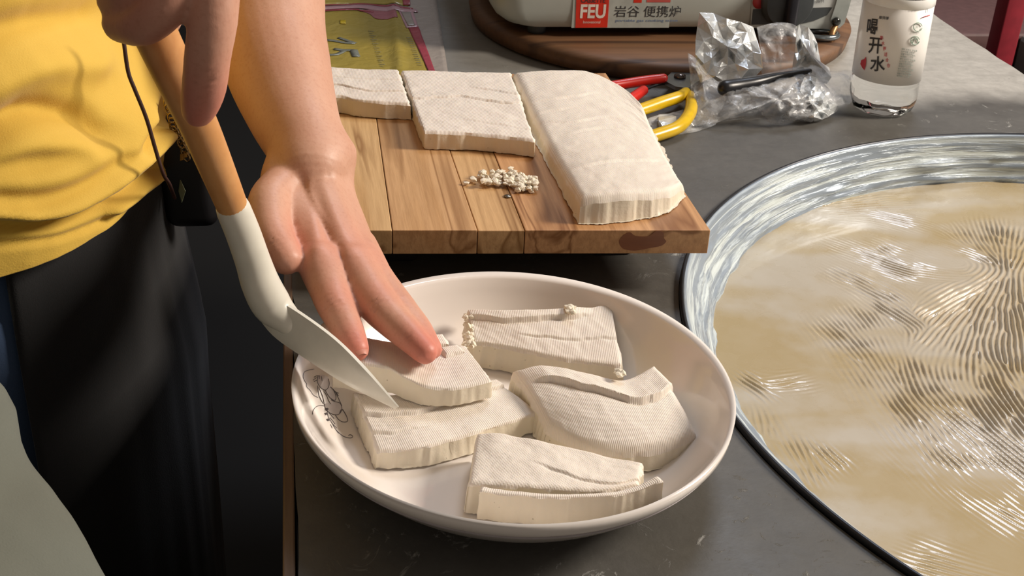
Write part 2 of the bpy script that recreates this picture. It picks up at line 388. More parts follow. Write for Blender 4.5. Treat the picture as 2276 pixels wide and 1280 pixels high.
    used = np.unique(Q); re = np.full(nx*ny, -1); re[used] = np.arange(len(used))
    V = V[used]; Q = re[Q]; tint = np.clip(-ridge.ravel()[used]*.55+.35*amp.ravel()[used], 0, 1)
    n0 = len(V); a = np.linspace(0, 2*math.pi, 120, endpoint=False)
    ring = np.c_[LC[0]+LR*np.cos(a), LC[1]+LR*np.sin(a), np.full(120, LZ-.0015)]
    V = np.vstack([V, ring]); tint = np.r_[tint, np.zeros(120)]
    return V, Q.tolist()+[list(range(n0, n0+120))], tint
def soy_mat():
    m = M('soy_milk_skin'); co = m.co('Object', (1, 1, 1), (0, 0, .6)); a = m.noise(m.co('Object', (1.0, 2.3, 1), (0, 0, .9)), 4.6, 2, .5, .9); b = m.noise(co, 40, 4, .6)
    at_ = m.n('Attribute', attribute_name='tint')
    c = m.mix(m.ramp(m.math('ADD', m.math('MULTIPLY', a, .85), m.math('MULTIPLY', b, .15)), [(.42, (0, 0, 0, 1)), (.60, (1, 1, 1, 1))]), '#aa9873', '#b6ad9d')
    c = m.mix(m.math('MULTIPLY', at_.outputs['Fac'], .4), c, '#9c7c42')
    m.base(c).p(Roughness=m.ramp(b, [(.3, (.22, .22, .22, 1)), (.7, (.36, .36, .36, 1))]), Specular_IOR_Level=.5, Coat_Weight=.6, Coat_Roughness=.07); return m.m
def attr(o, name, vals):
    A = o.data.attributes.new(name, 'FLOAT', 'POINT'); A.data.foreach_set('value', np.asarray(vals, np.float32))
V, F, tint = soy_skin(); o = mk('soy_milk', V, F, soy_mat()); attr(o, 'tint', tint)
tag(o, 'tan soy milk with a wrinkled shiny skin filling the big round pan', 'soy milk')

# ------------------------------------------------------------------ cutting board of glued planks
board = thing('cutting_board', 'thick wooden cutting board of glued planks carrying the large tofu slabs', 'cutting board', (.15, .95, .03))
BZ0, BZ1 = .031, .05
def on(x, y): return at(x, y, BZ1)[:2]
tl = [at(a, b, BZ1) for a, b in ((640, 512), (872, 512), (1062, 512), (1167, 512), (1580, 512))]
bl = [at(a, b, BZ1) for a, b in ((640, 262), (835, 250), (995, 320), (1090, 320), (1500, 392))]
yb = 1.135
def line_at(p, q, y): t = (y-p[1])/(q[1]-p[1]); return p[0]+(q[0]-p[0])*t
cols = [('#d3ae7c', '#c59c68', '#9a7246'), ('#cda374', '#bd915f', '#93693e'), ('#d2aa78', '#c29462', '#8f673a'), ('#c9996a', '#b98657', '#87592f')]
xs = []
for k in range(5):
    f = tl[k]; g = bl[k]; slope = 0 if k in (0,) else (g[0]-f[0])/(g[1]-f[1])
    xs.append((f[0] if k else .004, f[1], (f[0] if k else .004)+slope*(yb-f[1])))
for k in range(4):
    g = .00028; z = BZ1+(0, .0002, -.0002, .0001)[k]
    a0, a1 = xs[k], xs[k+1]; f0 = a0[1] if k else a1[1]+.004
    V, F = hexa([(a0[0]+g, f0, BZ0), (a1[0]-g, a1[1], BZ0), (a1[2]-g, yb, BZ0), (a0[2]+g, yb, BZ0), (a0[0]+g, f0, z), (a1[0]-g, a1[1], z), (a1[2]-g, yb, z), (a0[2]+g, yb, z)], .0006, 2)
    mk('plank', V, F, wood('plank_wood_%d' % k, *cols[k], 'Y', 80, .42, k*1.7), board, smooth=False)
def onedge(x, y):
    Y = .79
    for _ in range(6):
        p = aty(x, y, Y); t = (p[0]-tl[1][0])/(tl[-1][0]-tl[1][0]); Y = tl[1][1]+(tl[-1][1]-tl[1][1])*t-.0003
    return aty(x, y, Y)
st = spline(np.array([(1386, 522), (1400, 516), (1412, 524), (1440, 525), (1458, 514), (1474, 516), (1476, 530), (1481, 536), (1470, 546), (1440, 552), (1410, 557), (1384, 552), (1376, 536), (1386, 522)], float), 60)[:-1]
v = [onedge(*q) for q in st]; w = [q+np.array([0, .0002, 0]) for q in v]; n = len(v)
mk('edge_stain', np.array(v+w), [list(range(n)), list(range(2*n-1, n-1, -1))]+[[i, i+n, (i+1) % n+n, (i+1) % n] for i in range(n)], wood('stain_wood', '#8a5638', '#7d4b31', '#6b3d26', 'X', 60, .4), board, smooth=False)
for x in (.05, .22):
    mk('foot', *box((x, .85, 0), (x+.03, 1.08, BZ0-.0003), .002), MAT['black'], board, smooth=False)
for x, y in ((1128, 437), (779, 433)):
    c = at(x, y, BZ1); mk('nail_head', *lathe([(.0028, .0001), (.003, .0006), (.002, .0012), (.0004, .0014)], 16, c), plain('nail_steel', '#8a8175', .25, Metallic=.9) if x > 1000 else bpy.data.materials['nail_steel'], board)

# ------------------------------------------------------------------ tofu
def ruled(back, front, nu, nv, bulge=0.):
    b = spline([at(*q) for q in back], nu); f = spline([at(*q) for q in front], nu)
    v = np.linspace(0, 1, nv)[:, None, None]; G = b[None]*(1-v)+f[None]*v
    G[:, :, 2] += bulge*np.sin(np.pi*v[:, :, 0])
    return G
def slab(name, back, front, thick, label, cat='tofu', group=None, mat='tofu', nu=84, nv=110, bulge=0., steps=(), seed=1, rnd=.0025, rough=.0007, zmin=None, taper=None, parent=None, cutmat='tofu_cut', slope=.0):
    G = ruled(back, front, nu, nv, bulge)
    du = np.r_[0, np.cumsum(np.linalg.norm(np.diff(G.mean(0), axis=0), axis=1))]; dv = np.r_[0, np.cumsum(np.linalg.norm(np.diff(G.mean(1), axis=0), axis=1))]
    U, Vv = np.meshgrid(du, dv); uv = np.c_[U.ravel(), Vv.ravel()]
    T = G.copy()
    d = np.minimum(np.minimum(U, du[-1]-U), np.minimum(Vv, dv[-1]-Vv)); k = np.clip(1-d/rnd, 0, 1)
    T[:, :, 2] -= rnd*(1-np.sqrt(1-np.minimum(k, .999)**2))
    T[:, :, 2] += rough*fbm(U*90+seed, Vv*90, seed, 4)+rough*2*fbm(U*22, Vv*22+seed, seed+3, 2)
    nU = U/du[-1]; nV = Vv/dv[-1]
    for (pts, h, w) in steps:   # crease lines v(u): a little terrace that drops towards the front
        pu, pv = zip(*pts); line = np.interp(nU, pu, pv, left=9, right=9); dd = (nV-line)*dv[-1]
        line = line+.0022*fbm(nU*9, nU*0+seed, seed+21, 3)/dv[-1]; dd = (nV-line)*dv[-1]; e0, e1 = min(1, pu[0]*50), min(1, (1-pu[-1])*50)
        fade = np.clip((nU-pu[0])/.12+1-e0, 0, 1)*np.clip((pu[-1]-nU)/.12+1-e1, 0, 1)*(line < 5)
        T[:, :, 2] += fade*h*.95*np.exp(-np.maximum(0, -dd)/w)*np.clip(.5-dd/.0014, 0, 1)-fade*min(.0006, h*.6)*np.exp(-((dd-.0006)/.0011)**2)
    ed = rough*2.2
    jit = lambda a: ed*fbm(a*160, a*0+seed, seed+9, 4)
    T[0, :, 1] += jit(du); T[-1, :, 1] += jit(du+1); T[:, 0, 0] += jit(dv+2); T[:, -1, 0] += jit(dv+3)
    VT = T.reshape(-1, 3); F = grid_faces(nu, nv)
    ring = [i for i in range(nu)]+[j*nu+nu-1 for j in range(1, nv)]+[(nv-1)*nu+i for i in range(nu-2, -1, -1)]+[j*nu for j in range(nv-2, 0, -1)]
    RV = VT[ring]; m = len(ring); allV = [VT]; prev = ring; nT = len(VT); off = nT
    cen = VT.mean(0); SF = []
    th = np.full(m, thick) if taper is None else np.array([taper(*q) for q in np.c_[nU.ravel()[ring], nV.ravel()[ring]]])
    for q, fr in enumerate((.3, .65, 1.)):
        nr = RV.copy(); nr[:, 2] -= th*fr; dirc = (nr-cen)[:, :2]; dirc /= np.linalg.norm(dirc, axis=1)[:, None]
        nr[:, :2] += dirc*(slope*fr*thick+(.0010*fbm(np.arange(m)*.23, np.full(m, fr*5.), seed+q, 3)))[:, None]
        if zmin is not None: nr[:, 2] = np.maximum(nr[:, 2], zmin+rng.random(m)*.0006)
        allV.append(nr); cur = list(range(off, off+m)); off += m
        SF += [[prev[(i+1) % m], prev[i], cur[i], cur[(i+1) % m]] for i in range(m)]; prev = cur
    SF.append(prev[::-1])
    V = np.vstack(allV); uv = np.vstack([uv]+[uv[ring]]*3)
    F = [f[::-1] for f in F]; o = mk(name, V, F+[f for f in SF], MAT[mat], parent, uv=uv, auto=50)
    o.data.materials.append(MAT[cutmat])
    mi = np.zeros(len(o.data.polygons), np.int32); mi[len(F):] = 1; o.data.polygons.foreach_set('material_index', mi)
    bm = bmesh.new(); bm.from_mesh(o.data); bmesh.ops.recalc_face_normals(bm, faces=bm.faces[:]); bm.to_mesh(o.data); bm.free()
    if parent is None: tag(o, label, cat, group)
    return o
g1 = 'tofu slabs left on the cutting board'
z = .066
slab('tofu_slab', [(600, 147, z), (740, 148, z), (886, 155, z)], [(600, 232, z), (740, 213, z), (800, 222, z), (912, 228, z)], .016, 'pale tofu slab with a wavy front cut, behind the wrist on the board', group=g1, seed=2,
     steps=[([(0, .52), (.5, .62), (.75, .72), (1, .68)], .0012, .012), ([(.2, .35), (1, .33)], .0006, .006)], zmin=BZ1+.0006, slope=.03)
slab('tofu_slab', [(891, 154, z), (1020, 158, z), (1136, 160, z)], [(941, 292, z), (1060, 296, z), (1190, 310, z)], .016, 'middle tofu square on the board with two creases and a straight front edge', group=g1, seed=3,
     steps=[([(0, .50), (.45, .45), (.8, .52), (1, .5)], .0016, .014), ([(.55, .27), (.8, .33), (1, .38)], .0011, .009), ([(.3, .8), (.7, .84), (1, .87)], .0006, .006)], zmin=BZ1+.0006, slope=.0)
def fold_taper(u, v): return .016+.012*max(0, v-.6)/.4
slab('tofu_sheet', [(1139, 156, .067), (1230, 152, .068), (1305, 155, .067), (1378, 188, .064), (1434, 238, .061)],
     [(1291, 440, .070), (1340, 432, .073), (1410, 428, .072), (1485, 422, .068), (1522, 404, .062)], .02,
     'largest tofu sheet, its thick folded front hanging near the board corner', group=g1, mat='tofu_fold', seed=4, nu=90, nv=150, bulge=-.005, taper=fold_taper, zmin=BZ1+.0006, slope=.16, rnd=.007,
     steps=[([(0, .27), (.4, .25), (.6, .2)], .001, .010), ([(.0, .42), (.3, .45), (.7, .38)], .001, .010), ([(.2, .53), (.8, .46)], .0009, .008), ([(0, .36), (.35, .33)], .0012, .008), ([(.05, .8), (.6, .76), (.9, .72)], .0012, .012)])
PZ = .008
g2 = 'tofu pieces lying on the white plate'
slab('tofu_piece', [(1036, 690, .036), (1130, 694, .037), (1260, 688, .037), (1362, 672, .038)], [(1052, 760, .026), (1140, 772, .026), (1260, 798, .025), (1384, 814, .025)], .018, 'rear tofu piece on the plate with a raised strip along its back edge', group=g2, seed=5,
     steps=[([(0, .26), (.3, .28), (.6, .2), (.85, .16)], .0030, .05), ([(.3, .62), (1, .58)], .0008, .006)], zmin=PZ, slope=.16, rnd=.0025, rough=.0008)
slab('tofu_piece', [(1135, 822, .032), (1200, 808, .036), (1290, 820, .036), (1380, 838, .033), (1456, 806, .034)], [(1215, 950, .021), (1290, 985, .022), (1380, 998, .023), (1470, 990, .023), (1553, 958, .024)], .016, 'curved tofu piece with a rounded end, right of the others on the plate', group=g2, seed=6,
     steps=[([(.05, .3), (.3, .3), (.6, .42), (.8, .5), (1, .42)], .0045, .012)], zmin=PZ, slope=.14, rnd=.006, bulge=.004)
slab('tofu_piece', [(1058, 962, .027), (1120, 960, .030), (1240, 988, .029), (1432, 1032, .026)], [(1040, 1072, .029), (1080, 1074, .030), (1200, 1082, .030), (1330, 1090, .028), (1420, 1075, .027)], .020, 'tofu piece with a criss-cross cloth imprint at the front of the plate', group=g2, mat='tofu_cross', seed=7,
     steps=[([(.35, .5), (.6, .72), (.85, .86), (1, .8)], .001, .008)], zmin=PZ, slope=.08, rnd=.003, rough=.001)
slab('tofu_strip', [(1070, 1078, .031), (1200, 1092, .031), (1330, 1094, .030), (1400, 1080, .031), (1462, 1052, .035)], [(1064, 1090, .031), (1200, 1101, .031), (1330, 1102, .030), (1404, 1090, .031), (1474, 1062, .035)], .022, 'narrow tofu strip leaning on the cross-patterned piece near the plate rim', group=g2, seed=8, nv=24, zmin=PZ+.003, slope=.02, rnd=.0012,
     taper=lambda u, v: .022-.010*max(0, u-.6)/.4)
slab('tofu_piece', [(785, 872, .024), (860, 880, .025), (980, 866, .026), (1104, 846, .025)], [(838, 1000, .020), (930, 996, .021), (1040, 966, .021), (1198, 918, .021)], .014, 'bottom tofu piece of the pair under the spatula', group=g2, seed=9,
     steps=[([(0, .42), (.3, .42), (.55, .36), (1, .22)], .0020, .02), ([(0, .72), (.15, .72), (.35, .66)], .0012, .01)], zmin=PZ, slope=.12, rnd=.0018, bulge=.001)
slab('tofu_piece', [(772, 740, .047), (830, 752, .047), (900, 764, .043), (960, 775, .041), (1035, 768, .041)], [(735, 800, .046), (800, 806, .048), (860, 815, .047), (905, 838, .044), (960, 858, .041), (1020, 860, .040), (1094, 842, .040)], .012, 'upper tofu piece pressed by the fingertips and lifted by the spatula', group=g2, seed=10,
     taper=lambda u, v: .012+.010*max(0, .6-u)/.6, rnd=.0016, zmin=.027)
slab('tofu_scrap', [(940, 742, .036), (985, 738, .036)], [(950, 764, .036), (1001, 764, .036)], .03, 'small tofu end standing behind the fingertips on the plate', group=g2, seed=11, nu=20, nv=14, zmin=PZ)
slab('tofu_scrap', [(975, 770, .044), (1016, 762, .044)], [(990, 790, .043), (1036, 780, .043)], .007, 'little tofu flap lying on the back corner of the pressed piece', group=g2, seed=12, nu=20, nv=14)

def crumb(c, r, seed):
    bm = bmesh.new(); bmesh.ops.create_icosphere(bm, subdivisions=1, radius=r)
    rr = random.Random(seed)
    for v in bm.verts: v.co *= .65+.7*rr.random(); v.co.z = v.co.z*.7
    zmin = min(v.co.z for v in bm.verts)
    V = np.array([v.co[:] for v in bm.verts]); V[:, 2] -= zmin; F = [[v.index for v in f.verts] for f in bm.faces]; bm.free()
    return V+np.array(c), F
b_ = B(); rr = random.Random(3)
for (x0, y0, x1, y1, w, n) in ((1048, 400, 1135, 397, 7, 42), (1072, 411, 1140, 414, 5, 34), (1130, 395, 1165, 415, 16, 70), (1150, 414, 1192, 416, 15, 80)):
    for k in range(n):
        t = rr.random(); c = at(x0+(x1-x0)*t, y0+(y1-y0)*t+rr.uniform(-w, w), BZ1+.0003)
        b_.add(*crumb(c+np.array([0, 0, rr.random()*.003]), rr.uniform(.0014, .003), k*7+n))
o = mk('tofu_crumbs', *b_.out(), MAT['tofu_cut'], smooth=False); tag(o, 'heap of broken white tofu crumbs in the middle of the board', 'crumbs', kind='stuff')
o = mk('tofu_crumb', *crumb(at(1037, 411, BZ1), .0026, 4), MAT['tofu_cut'], smooth=False); tag(o, 'single tofu crumb lying apart left of the crumb heap', 'crumb')
for (x, y, zz, lab) in ((1265, 690, .0385, 'tofu crumb sitting on the back edge of the rear plate piece'), (1378, 832, .0375, 'tofu crumb between the rear and the curved plate pieces')):
    b_ = B()
    for k in range(7): b_.add(*crumb(at(x+rr.uniform(-8, 8), y+rr.uniform(-5, 8), zz), .0024, k))
    tag(mk('tofu_crumb', *b_.out(), MAT['tofu_cut'], smooth=False), lab, 'crumb')
b_ = B()
for k in range(40): b_.add(*crumb(at(1040+rr.uniform(-8, 10), rr.uniform(705, 775), rr.uniform(.024, .033)), rr.uniform(.0015, .003), k))
tag(mk('tofu_crumbs', *b_.out(), MAT['tofu_cut'], smooth=False), 'ragged tofu crumbs clinging to the left edge of the rear plate piece', 'crumbs', kind='stuff')

# ------------------------------------------------------------------ plate
plate = thing('white_plate', 'large white oval porcelain plate with a grey flower print, holding tofu', 'plate', (.115, .609, 0))
PA, PBb, PROT = .1347, .1300, math.radians(-78.7)
pc = (.1163, .6105, 0)
prof = [(.0, .0035), (.58, .0035), (.60, .0005), (.63, .0004), (.645, .004), (.80, .0135), (.93, .030), (.985, .0395), (.999, .0432), (1.0, .0450), (.994, .0464), (.982, .0466), (.972, .0455), (.955, .0415), (.92, .0335), (.86, .0225), (.80, .0150), (.74, .0098), (.68, .0075), (.60, .0068), (.3, .0066), (.004, .0066)]
V, F = lathe(spline(np.array(prof), 70), 160, pc, PA, PBb, PROT); bowl = mk('dish', V, F, MAT['porcelain'], plate)
bvh = BVHTree.FromPolygons([Vector(v) for v in V], F)
def onplate(x, y, off=.0004):
    d = Vector(ray(x, y)).normalized(); h = bvh.ray_cast(Vector(CO), d)
    return np.array(h[0]-d*off) if h[0] else None
mk('rim_line', *lathe([(.952, .0335), (.9655, .0357), (.968, .0355), (.9545, .0330)], 160, pc, PA, PBb, PROT, close=False), MAT['print_soft'], plate)
def cz(pts): return [(640+a*.18746, 780+b*.18746) for a, b in pts]
lines = [
 [(310,215),(240,228),(195,250),(180,300),(195,350),(222,390),(222,425),(262,465),(300,520),(352,550)],
 [(360,290),(348,350),(370,410),(410,450),(450,462),(480,430),(492,385),(480,330)],
 [(350,410),(360,470),(370,530),(400,590),(420,625)],[(365,430),(390,480),(415,550),(430,620)],
 [(425,470),(455,520),(490,600),(510,625)],[(440,460),(480,530),(520,570),(560,585),(570,540),(545,470),(505,425)],
 [(430,625),(450,690),(500,735),(560,755),(610,745),(640,690),(620,620),(560,600),(515,580)],
 [(560,755),(600,810),(650,840),(708,830),(690,760),(650,690)],[(610,745),(640,690),(700,780)],[(505,425),(560,480),(600,560),(640,650)],
 [(425,650),(380,645),(330,665),(298,710),(292,750)],
 [(465,700),(480,780),(520,850),(560,920),(600,965),(650,1005),(700,1025),(750,1030),(770,1010),(740,990),(720,1000)],
 [(490,735),(530,780),(550,805)],[(500,790),(540,840),(558,865)],[(515,845),(550,885),(580,915)],[(505,870),(525,915)],[(570,935),(600,975)],
 [(350,290),(310,310)],[(340,315),(300,345)],[(345,345),(310,362)],[(375,290),(372,330)],[(395,300),(405,350)],[(575,495),(600,530)],[(560,480),(600,500)]]
b_ = B()
for L in lines:
    q = [onplate(x, y) for x, y in spline(np.array(cz(L)), max(4, len(L)*3))]; q = [p for p in q if p is not None]
    if len(q) > 2: b_.add(*tube(q, .0002, 6, caps=False))
for a, c in ((448, 692), (442, 745), (466, 818)):
    p = onplate(*cz([(a, c)])[0]); b_.add(*tube([p, p+np.array([.001, 0, .0002])], .0007, 8))
for k in range(8):
    p = onplate(922-k*.8, 676+k*4.4); b_.add(*tube([p, p+np.array([.0007, 0, .0001])], .00035, 6))
tag(mk('flower_print', *b_.out(), MAT['print'], plate), kind='stuff')
def petal(pts, name='petal_print'):
    q = cz(pts); c = np.mean(q, 0); n = 24
    ringp = spline(np.array(q+[q[0]]), n+1)[:-1]; V = []
    for r in (1., .66, .33):
        for p in ringp:
            w = onplate(*(c+(p-c)*r), .0002); V.append(w)
    V.append(onplate(*c, .0002)); F = [[i*n+k, i*n+(k+1) % n, (i+1)*n+(k+1) % n, (i+1)*n+k] for i in range(2) for k in range(n)]+[[2*n+k, 2*n+(k+1) % n, 3*n] for k in range(n)]
    mk(name, np.array(V), F, MAT['petal'], plate)
MAT['petal'] = plain('pale_petal_print', '#d8cfcf', .3, .05)
petal([(360,295),(350,360),(385,430),(440,458),(480,430),(490,370),(470,310),(410,280)]); petal([(440,465),(490,540),(558,585),(568,540),(545,470),(500,425)]); petal([(432,630),(455,695),(505,735),(560,752),(610,742),(638,690),(618,622),(540,600)])

# ------------------------------------------------------------------ spatula
spat = thing('spatula', 'white silicone spatula with a wooden handle sliding under the tofu', 'spatula', P(600, 690, .735))
hp = [P(262, -90, .575), P(310, 0, .592), P(352, 90, .612), P(395, 180, .634), P(440, 275, .657), P(478, 365, .68), P(520, 468, .704)]
mk('handle', *tube(hp, [.0105, .0108, .0108, .0106, .0102, .0096, .0086], 24, 30), MAT['bamboo'], spat)
npts = [P(519, 466, .7037), P(541, 520, .712), P(562, 580, .722), P(580, 632, .730), P(606, 680, .737), P(640, 712, .738)]
mk('neck', *tube(npts, [.0097, .0099, .0102, .0112, .0115, .0085], 24, 30), MAT['silicone'], spat)
def blade():
    up = spline([P(606, 660, .735), P(660, 690, .730), P(745, 752, .721), P(815, 822, .713), P(886, 904, .707)], 30)
    lo = spline([P(566, 690, .742), P(610, 745, .742), P(680, 795, .736), P(770, 852, .727), P(878, 908, .716)], 30)
    nv = 8; top = np.array([[up[i]*(1-t)+lo[i]*t for i in range(30)] for t in np.linspace(0, 1, nv)])
    dy, dx = np.gradient(top, axis=0), np.gradient(top, axis=1); N = np.cross(dx, dy); N /= np.linalg.norm(N, axis=2)[..., None]
    if (N[3, 15]@CF) > 0: N = -N
    th = np.interp(np.arange(30), [0, 20, 29], [.0055, .004, .0012])[None, :, None]
    prof = np.array([.55, .9, 1, 1, 1, 1, .9, .5])[:, None, None]
    a = top+N*th/2*prof; b = top-N*th/2*prof
    V = np.vstack([a.reshape(-1, 3), b.reshape(-1, 3)]); n = 30*nv; F = grid_faces(30, nv)+[f[::-1] for f in grid_faces(30, nv, n)]
    ring = list(range(30))+[j*30+29 for j in range(1, nv)]+[(nv-1)*30+i for i in range(28, -1, -1)]+[j*30 for j in range(nv-2, 0, -1)]
    F += [[ring[(i+1) % len(ring)], ring[i], ring[i]+n, ring[(i+1) % len(ring)]+n] for i in range(len(ring))]
    bm = bmesh.new(); vs = [bm.verts.new(v) for v in V]
    for f in F: bm.faces.new([vs[i] for i in f])
    bmesh.ops.recalc_face_normals(bm, faces=bm.faces[:]); bm.verts.index_update(); V = [v.co[:] for v in bm.verts]; F = [[v.index for v in f.verts] for f in bm.faces]; bm.free()
    return V, F
mk('blade', *blade(), MAT['silicone'], spat, auto=55)

# ------------------------------------------------------------------ person
person = thing('person', 'person in a yellow shirt and black apron pressing tofu and holding the spatula', 'person', (-.24, .9, -.75))
def chain(*q):   # (px, py, depth, radius px)
    return [P(a, b, d) for a, b, d, r in q], [r*d/FPX for a, b, d, r in q]
parts = []
def ch(*q, n=20, res=None):
    p, r = chain(*q); parts.append(tube(p, r, n, res or len(q)*5))
def raw(pts, rad, res=14): parts.append(tube(pts, rad, 24, res))
# left arm
raw([(-.22, 1.06, .50), (-.13, 1.04, .40), (-.035, 1.01, .275)], [.062, .055, .046])
ch((622, -330, .98, 128), (606, -200, .945, 130), (600, -60, .92, 124), (602, 60, .902, 121), (618, 150, .885, 118), (650, 250, .866, 102), (680, 325, .848, 88), (688, 372, .838, 84), n=28, res=40)
ch((655, 355, .842, 62), (640, 420, .832, 62), (672, 500, .812, 52), (712, 585, .789, 44))       # index metacarpal
ch((695, 350, .845, 70), (710, 440, .832, 64), (752, 530, .808, 50), (786, 590, .793, 42))      # middle
ch((720, 345, .850, 56), (738, 430, .842, 50), (776, 515, .825, 42), (800, 570, .806, 38))      # ring
ch((738, 350, .856, 42), (748, 430, .852, 42), (778, 500, .842, 38), (800, 545, .826, 34))      # little
ch((712, 585, .789, 51.5), (728, 632, .776, 45.9), (744, 674, .766, 43.1), (762, 712, .757, 38.1), (778, 745, .749, 35.3), (793, 776, .741, 29.1))
ch((786, 590, .793, 49.3), (812, 634, .780, 45.9), (836, 674, .770, 44.2), (872, 712, .759, 40.3), (906, 744, .750, 35.8), (945, 782, .742, 29.1))
ch((804, 570, .806, 41.4), (838, 620, .795, 39.2), (868, 660, .786, 38.1), (902, 700, .772, 34.7), (930, 732, .763, 31.4), (960, 776, .752, 24.6))
ch((802, 545, .826, 37.0), (832, 600, .815, 34.7), (850, 632, .806, 32.5), (880, 680, .792, 29.1), (905, 716, .785, 24.6))
ch((650, 400, .832, 54), (606, 440, .811, 48), (599, 486, .795, 45), (609, 530, .784, 44), (624, 558, .779, 42), (635, 576, .776, 36))      # thumb
ch((640, 420, .836, 46), (664, 480, .822, 40), (696, 540, .806, 36))
# right arm and hand on the handle
raw([(-.24, .72, .50), (-.235, .60, .42), (-.20, .54, .365)], [.062, .054, .046])
raw([(-.20, .54, .365), (-.15, .575, .36), (-.105, .60, .345)], [.046, .04, .031])
ch((250, -330, .60, 130), (320, -260, .592, 125), (390, -170, .588, 92))
ch((300, -280, .60, 120), (330, -170, .60, 100), (330, -90, .605, 75))
ch((470, -150, .583, 62), (478, -60, .578, 58), (474, 40, .578, 55), (462, 120, .583, 52), (455, 185, .592, 50), (446, 225, .602, 45), (440, 246, .609, 38))   # index along the handle
ch((420, -150, .585, 62), (400, -60, .575, 58), (366, 10, .575, 54), (318, 52, .585, 50), (270, 52, .600, 44))     # middle, curled
ch((350, -150, .590, 62), (330, -70, .580, 56), (296, -20, .585, 50), (258, 0, .600, 44))                          # ring
ch((290, -150, .600, 56), (262, -90, .592, 48), (236, -60, .605, 40))                                             # little
ch((330, -170, .612, 60), (310, -90, .63, 52), (330, -20, .645, 46), (366, 40, .655, 40))                          # thumb behind the handle
# trunk core hidden by the clothes
raw([(-.25, .9, -.02), (-.25, .9, .2), (-.25, .9, .44)], [.075, .075, .08]); raw([(-.24, 1.06, .49), (-.245, .9, .5), (-.24, .72, .49)], [.058, .07, .058])
b_ = B()
for V, F in parts: b_.add(V, F)
V, F = b_.out()
tm = bpy.data.meshes.new('tmp'); tm.from_pydata(V.tolist(), [], F); to = bpy.data.objects.new('tmp', tm); COL.objects.link(to)
md = to.modifiers.new('r', 'REMESH'); md.mode = 'VOXEL'; md.voxel_size = .0018; md.use_smooth_shade = True
sm = to.modifiers.new('s', 'SMOOTH'); sm.factor = .5; sm.iterations = 7
dg = bpy.context.evaluated_depsgraph_get(); me = bpy.data.meshes.new_from_object(to.evaluated_get(dg)); bpy.data.objects.remove(to)
V = np.zeros(len(me.vertices)*3); me.vertices.foreach_get('co', V); V = V.reshape(-1, 3); F = [list(p.vertices) for p in me.polygons]
def vnormals(V, F):
    Q = np.array(F) if all(len(f) == 4 for f in F[:50]) else None
    n = np.zeros_like(V); fn = np.cross(V[Q[:, 2]]-V[Q[:, 0]], V[Q[:, 3]]-V[Q[:, 1]])
    for k in range(4): np.add.at(n, Q[:, k], fn)
    return n/np.maximum(np.linalg.norm(n, axis=1), 1e-12)[:, None]
VN = vnormals(V, F); toward = np.clip(-(VN@CF)+.15, 0, 1); disp = np.zeros(len(V))
def bump_at(c, h, r):
    global disp; disp = disp+h*np.exp(-((V-c)**2).sum(1)/r**2)
def crease(c, ax, h, wl, la, lt, n=3):
    global disp; ax = ax/np.linalg.norm(ax); d = (V-c)@ax; l2 = ((V-c)**2).sum(1)-d*d
    disp = disp-h*np.maximum(0, np.cos(2*np.pi*d/wl))**2*np.exp(-(d/la)**2)*np.exp(-l2/lt**2)*toward
def ridge_line(pts, h, w):
    global disp; q = spline(np.array(pts), 40); m_ = (np.abs(V-q.mean(0)).max(1) < .12); idx = np.where(m_)[0]
    d = ((V[idx][:, None]-q[None])**2).sum(2).min(1); disp[idx] += h*np.exp(-d/w**2)*toward[idx]
for a, b, da in (((744, 674, .752), (728, 632, .760), 1), ((838, 674, .754), (812, 634, .764), 1), ((870, 660, .772), (838, 620, .780), .6)):
    p, q = P(*a), P(*b); bump_at(p, .0010, .011); crease(p, p-q, .0009, .0032, .006, .013)
for a, b in (((778, 745, .737), (762, 712, .746)), ((906, 744, .738), (872, 712, .748))):
    p, q = P(*a), P(*b); crease(p, p-q, .0007, .0026, .0035, .011)
for a, h in (((706, 575, .775), .0022), ((782, 580, .780), .0022), ((803, 565, .795), .0014)): bump_at(P(*a), h, .011)
bump_at(P(770, 338, .848), .0055, .014); bump_at(P(590, 440, .80), .002, .014)
for L in ([(690, 400, .816), (700, 480, .798), (708, 560, .778)], [(715, 400, .816), (748, 490, .796), (780, 570, .782)], [(735, 400, .824), (765, 480, .81), (800, 555, .80)]): ridge_line([P(*q) for q in L], .0016, .0045)
ridge_line([P(700, 350, .83), P(690, 430, .812), P(730, 500, .795), P(748, 540, .788)], .0009, .0022); ridge_line([P(660, 150, .86), P(690, 240, .845), P(720, 320, .832)], .0008, .004)
crease(P(622, 545, .775), P(640, 590, .772)-P(606, 490, .785), .0009, .003, .006, .012)
crease(P(452, 190, .575), P(440, 250, .59)-P(462, 120, .57), .0011, .004, .005, .014); crease(P(690, 372, .815), P(690, 420, .81)-P(685, 330, .825), .0003, .005, .008, .03)
V = V+VN*disp[:, None]
body = mk('body', V, F, MAT['skin'], person)
tint = np.zeros(len(V))
for (x, y, d, r, a) in ((796, 785, .74, .020, .9), (950, 785, .742, .022, .9), (963, 780, .75, .02, .8), (640, 580, .79, .022, .7), (745, 674, .762, .02, .45), (836, 674, .766, .02, .45), (715, 570, .785, .03, .35), (790, 575, .79, .03, .35), (440, 240, .60, .03, .8), (460, 60, .575, .02, .2), (330, 40, .575, .04, .3), (640, 640, .78, .03, .2)):
    tint = np.maximum(tint, a*np.exp(-((V-P(x, y, d))**2).sum(1)/r**2))
attr(body, 'tint', tint)
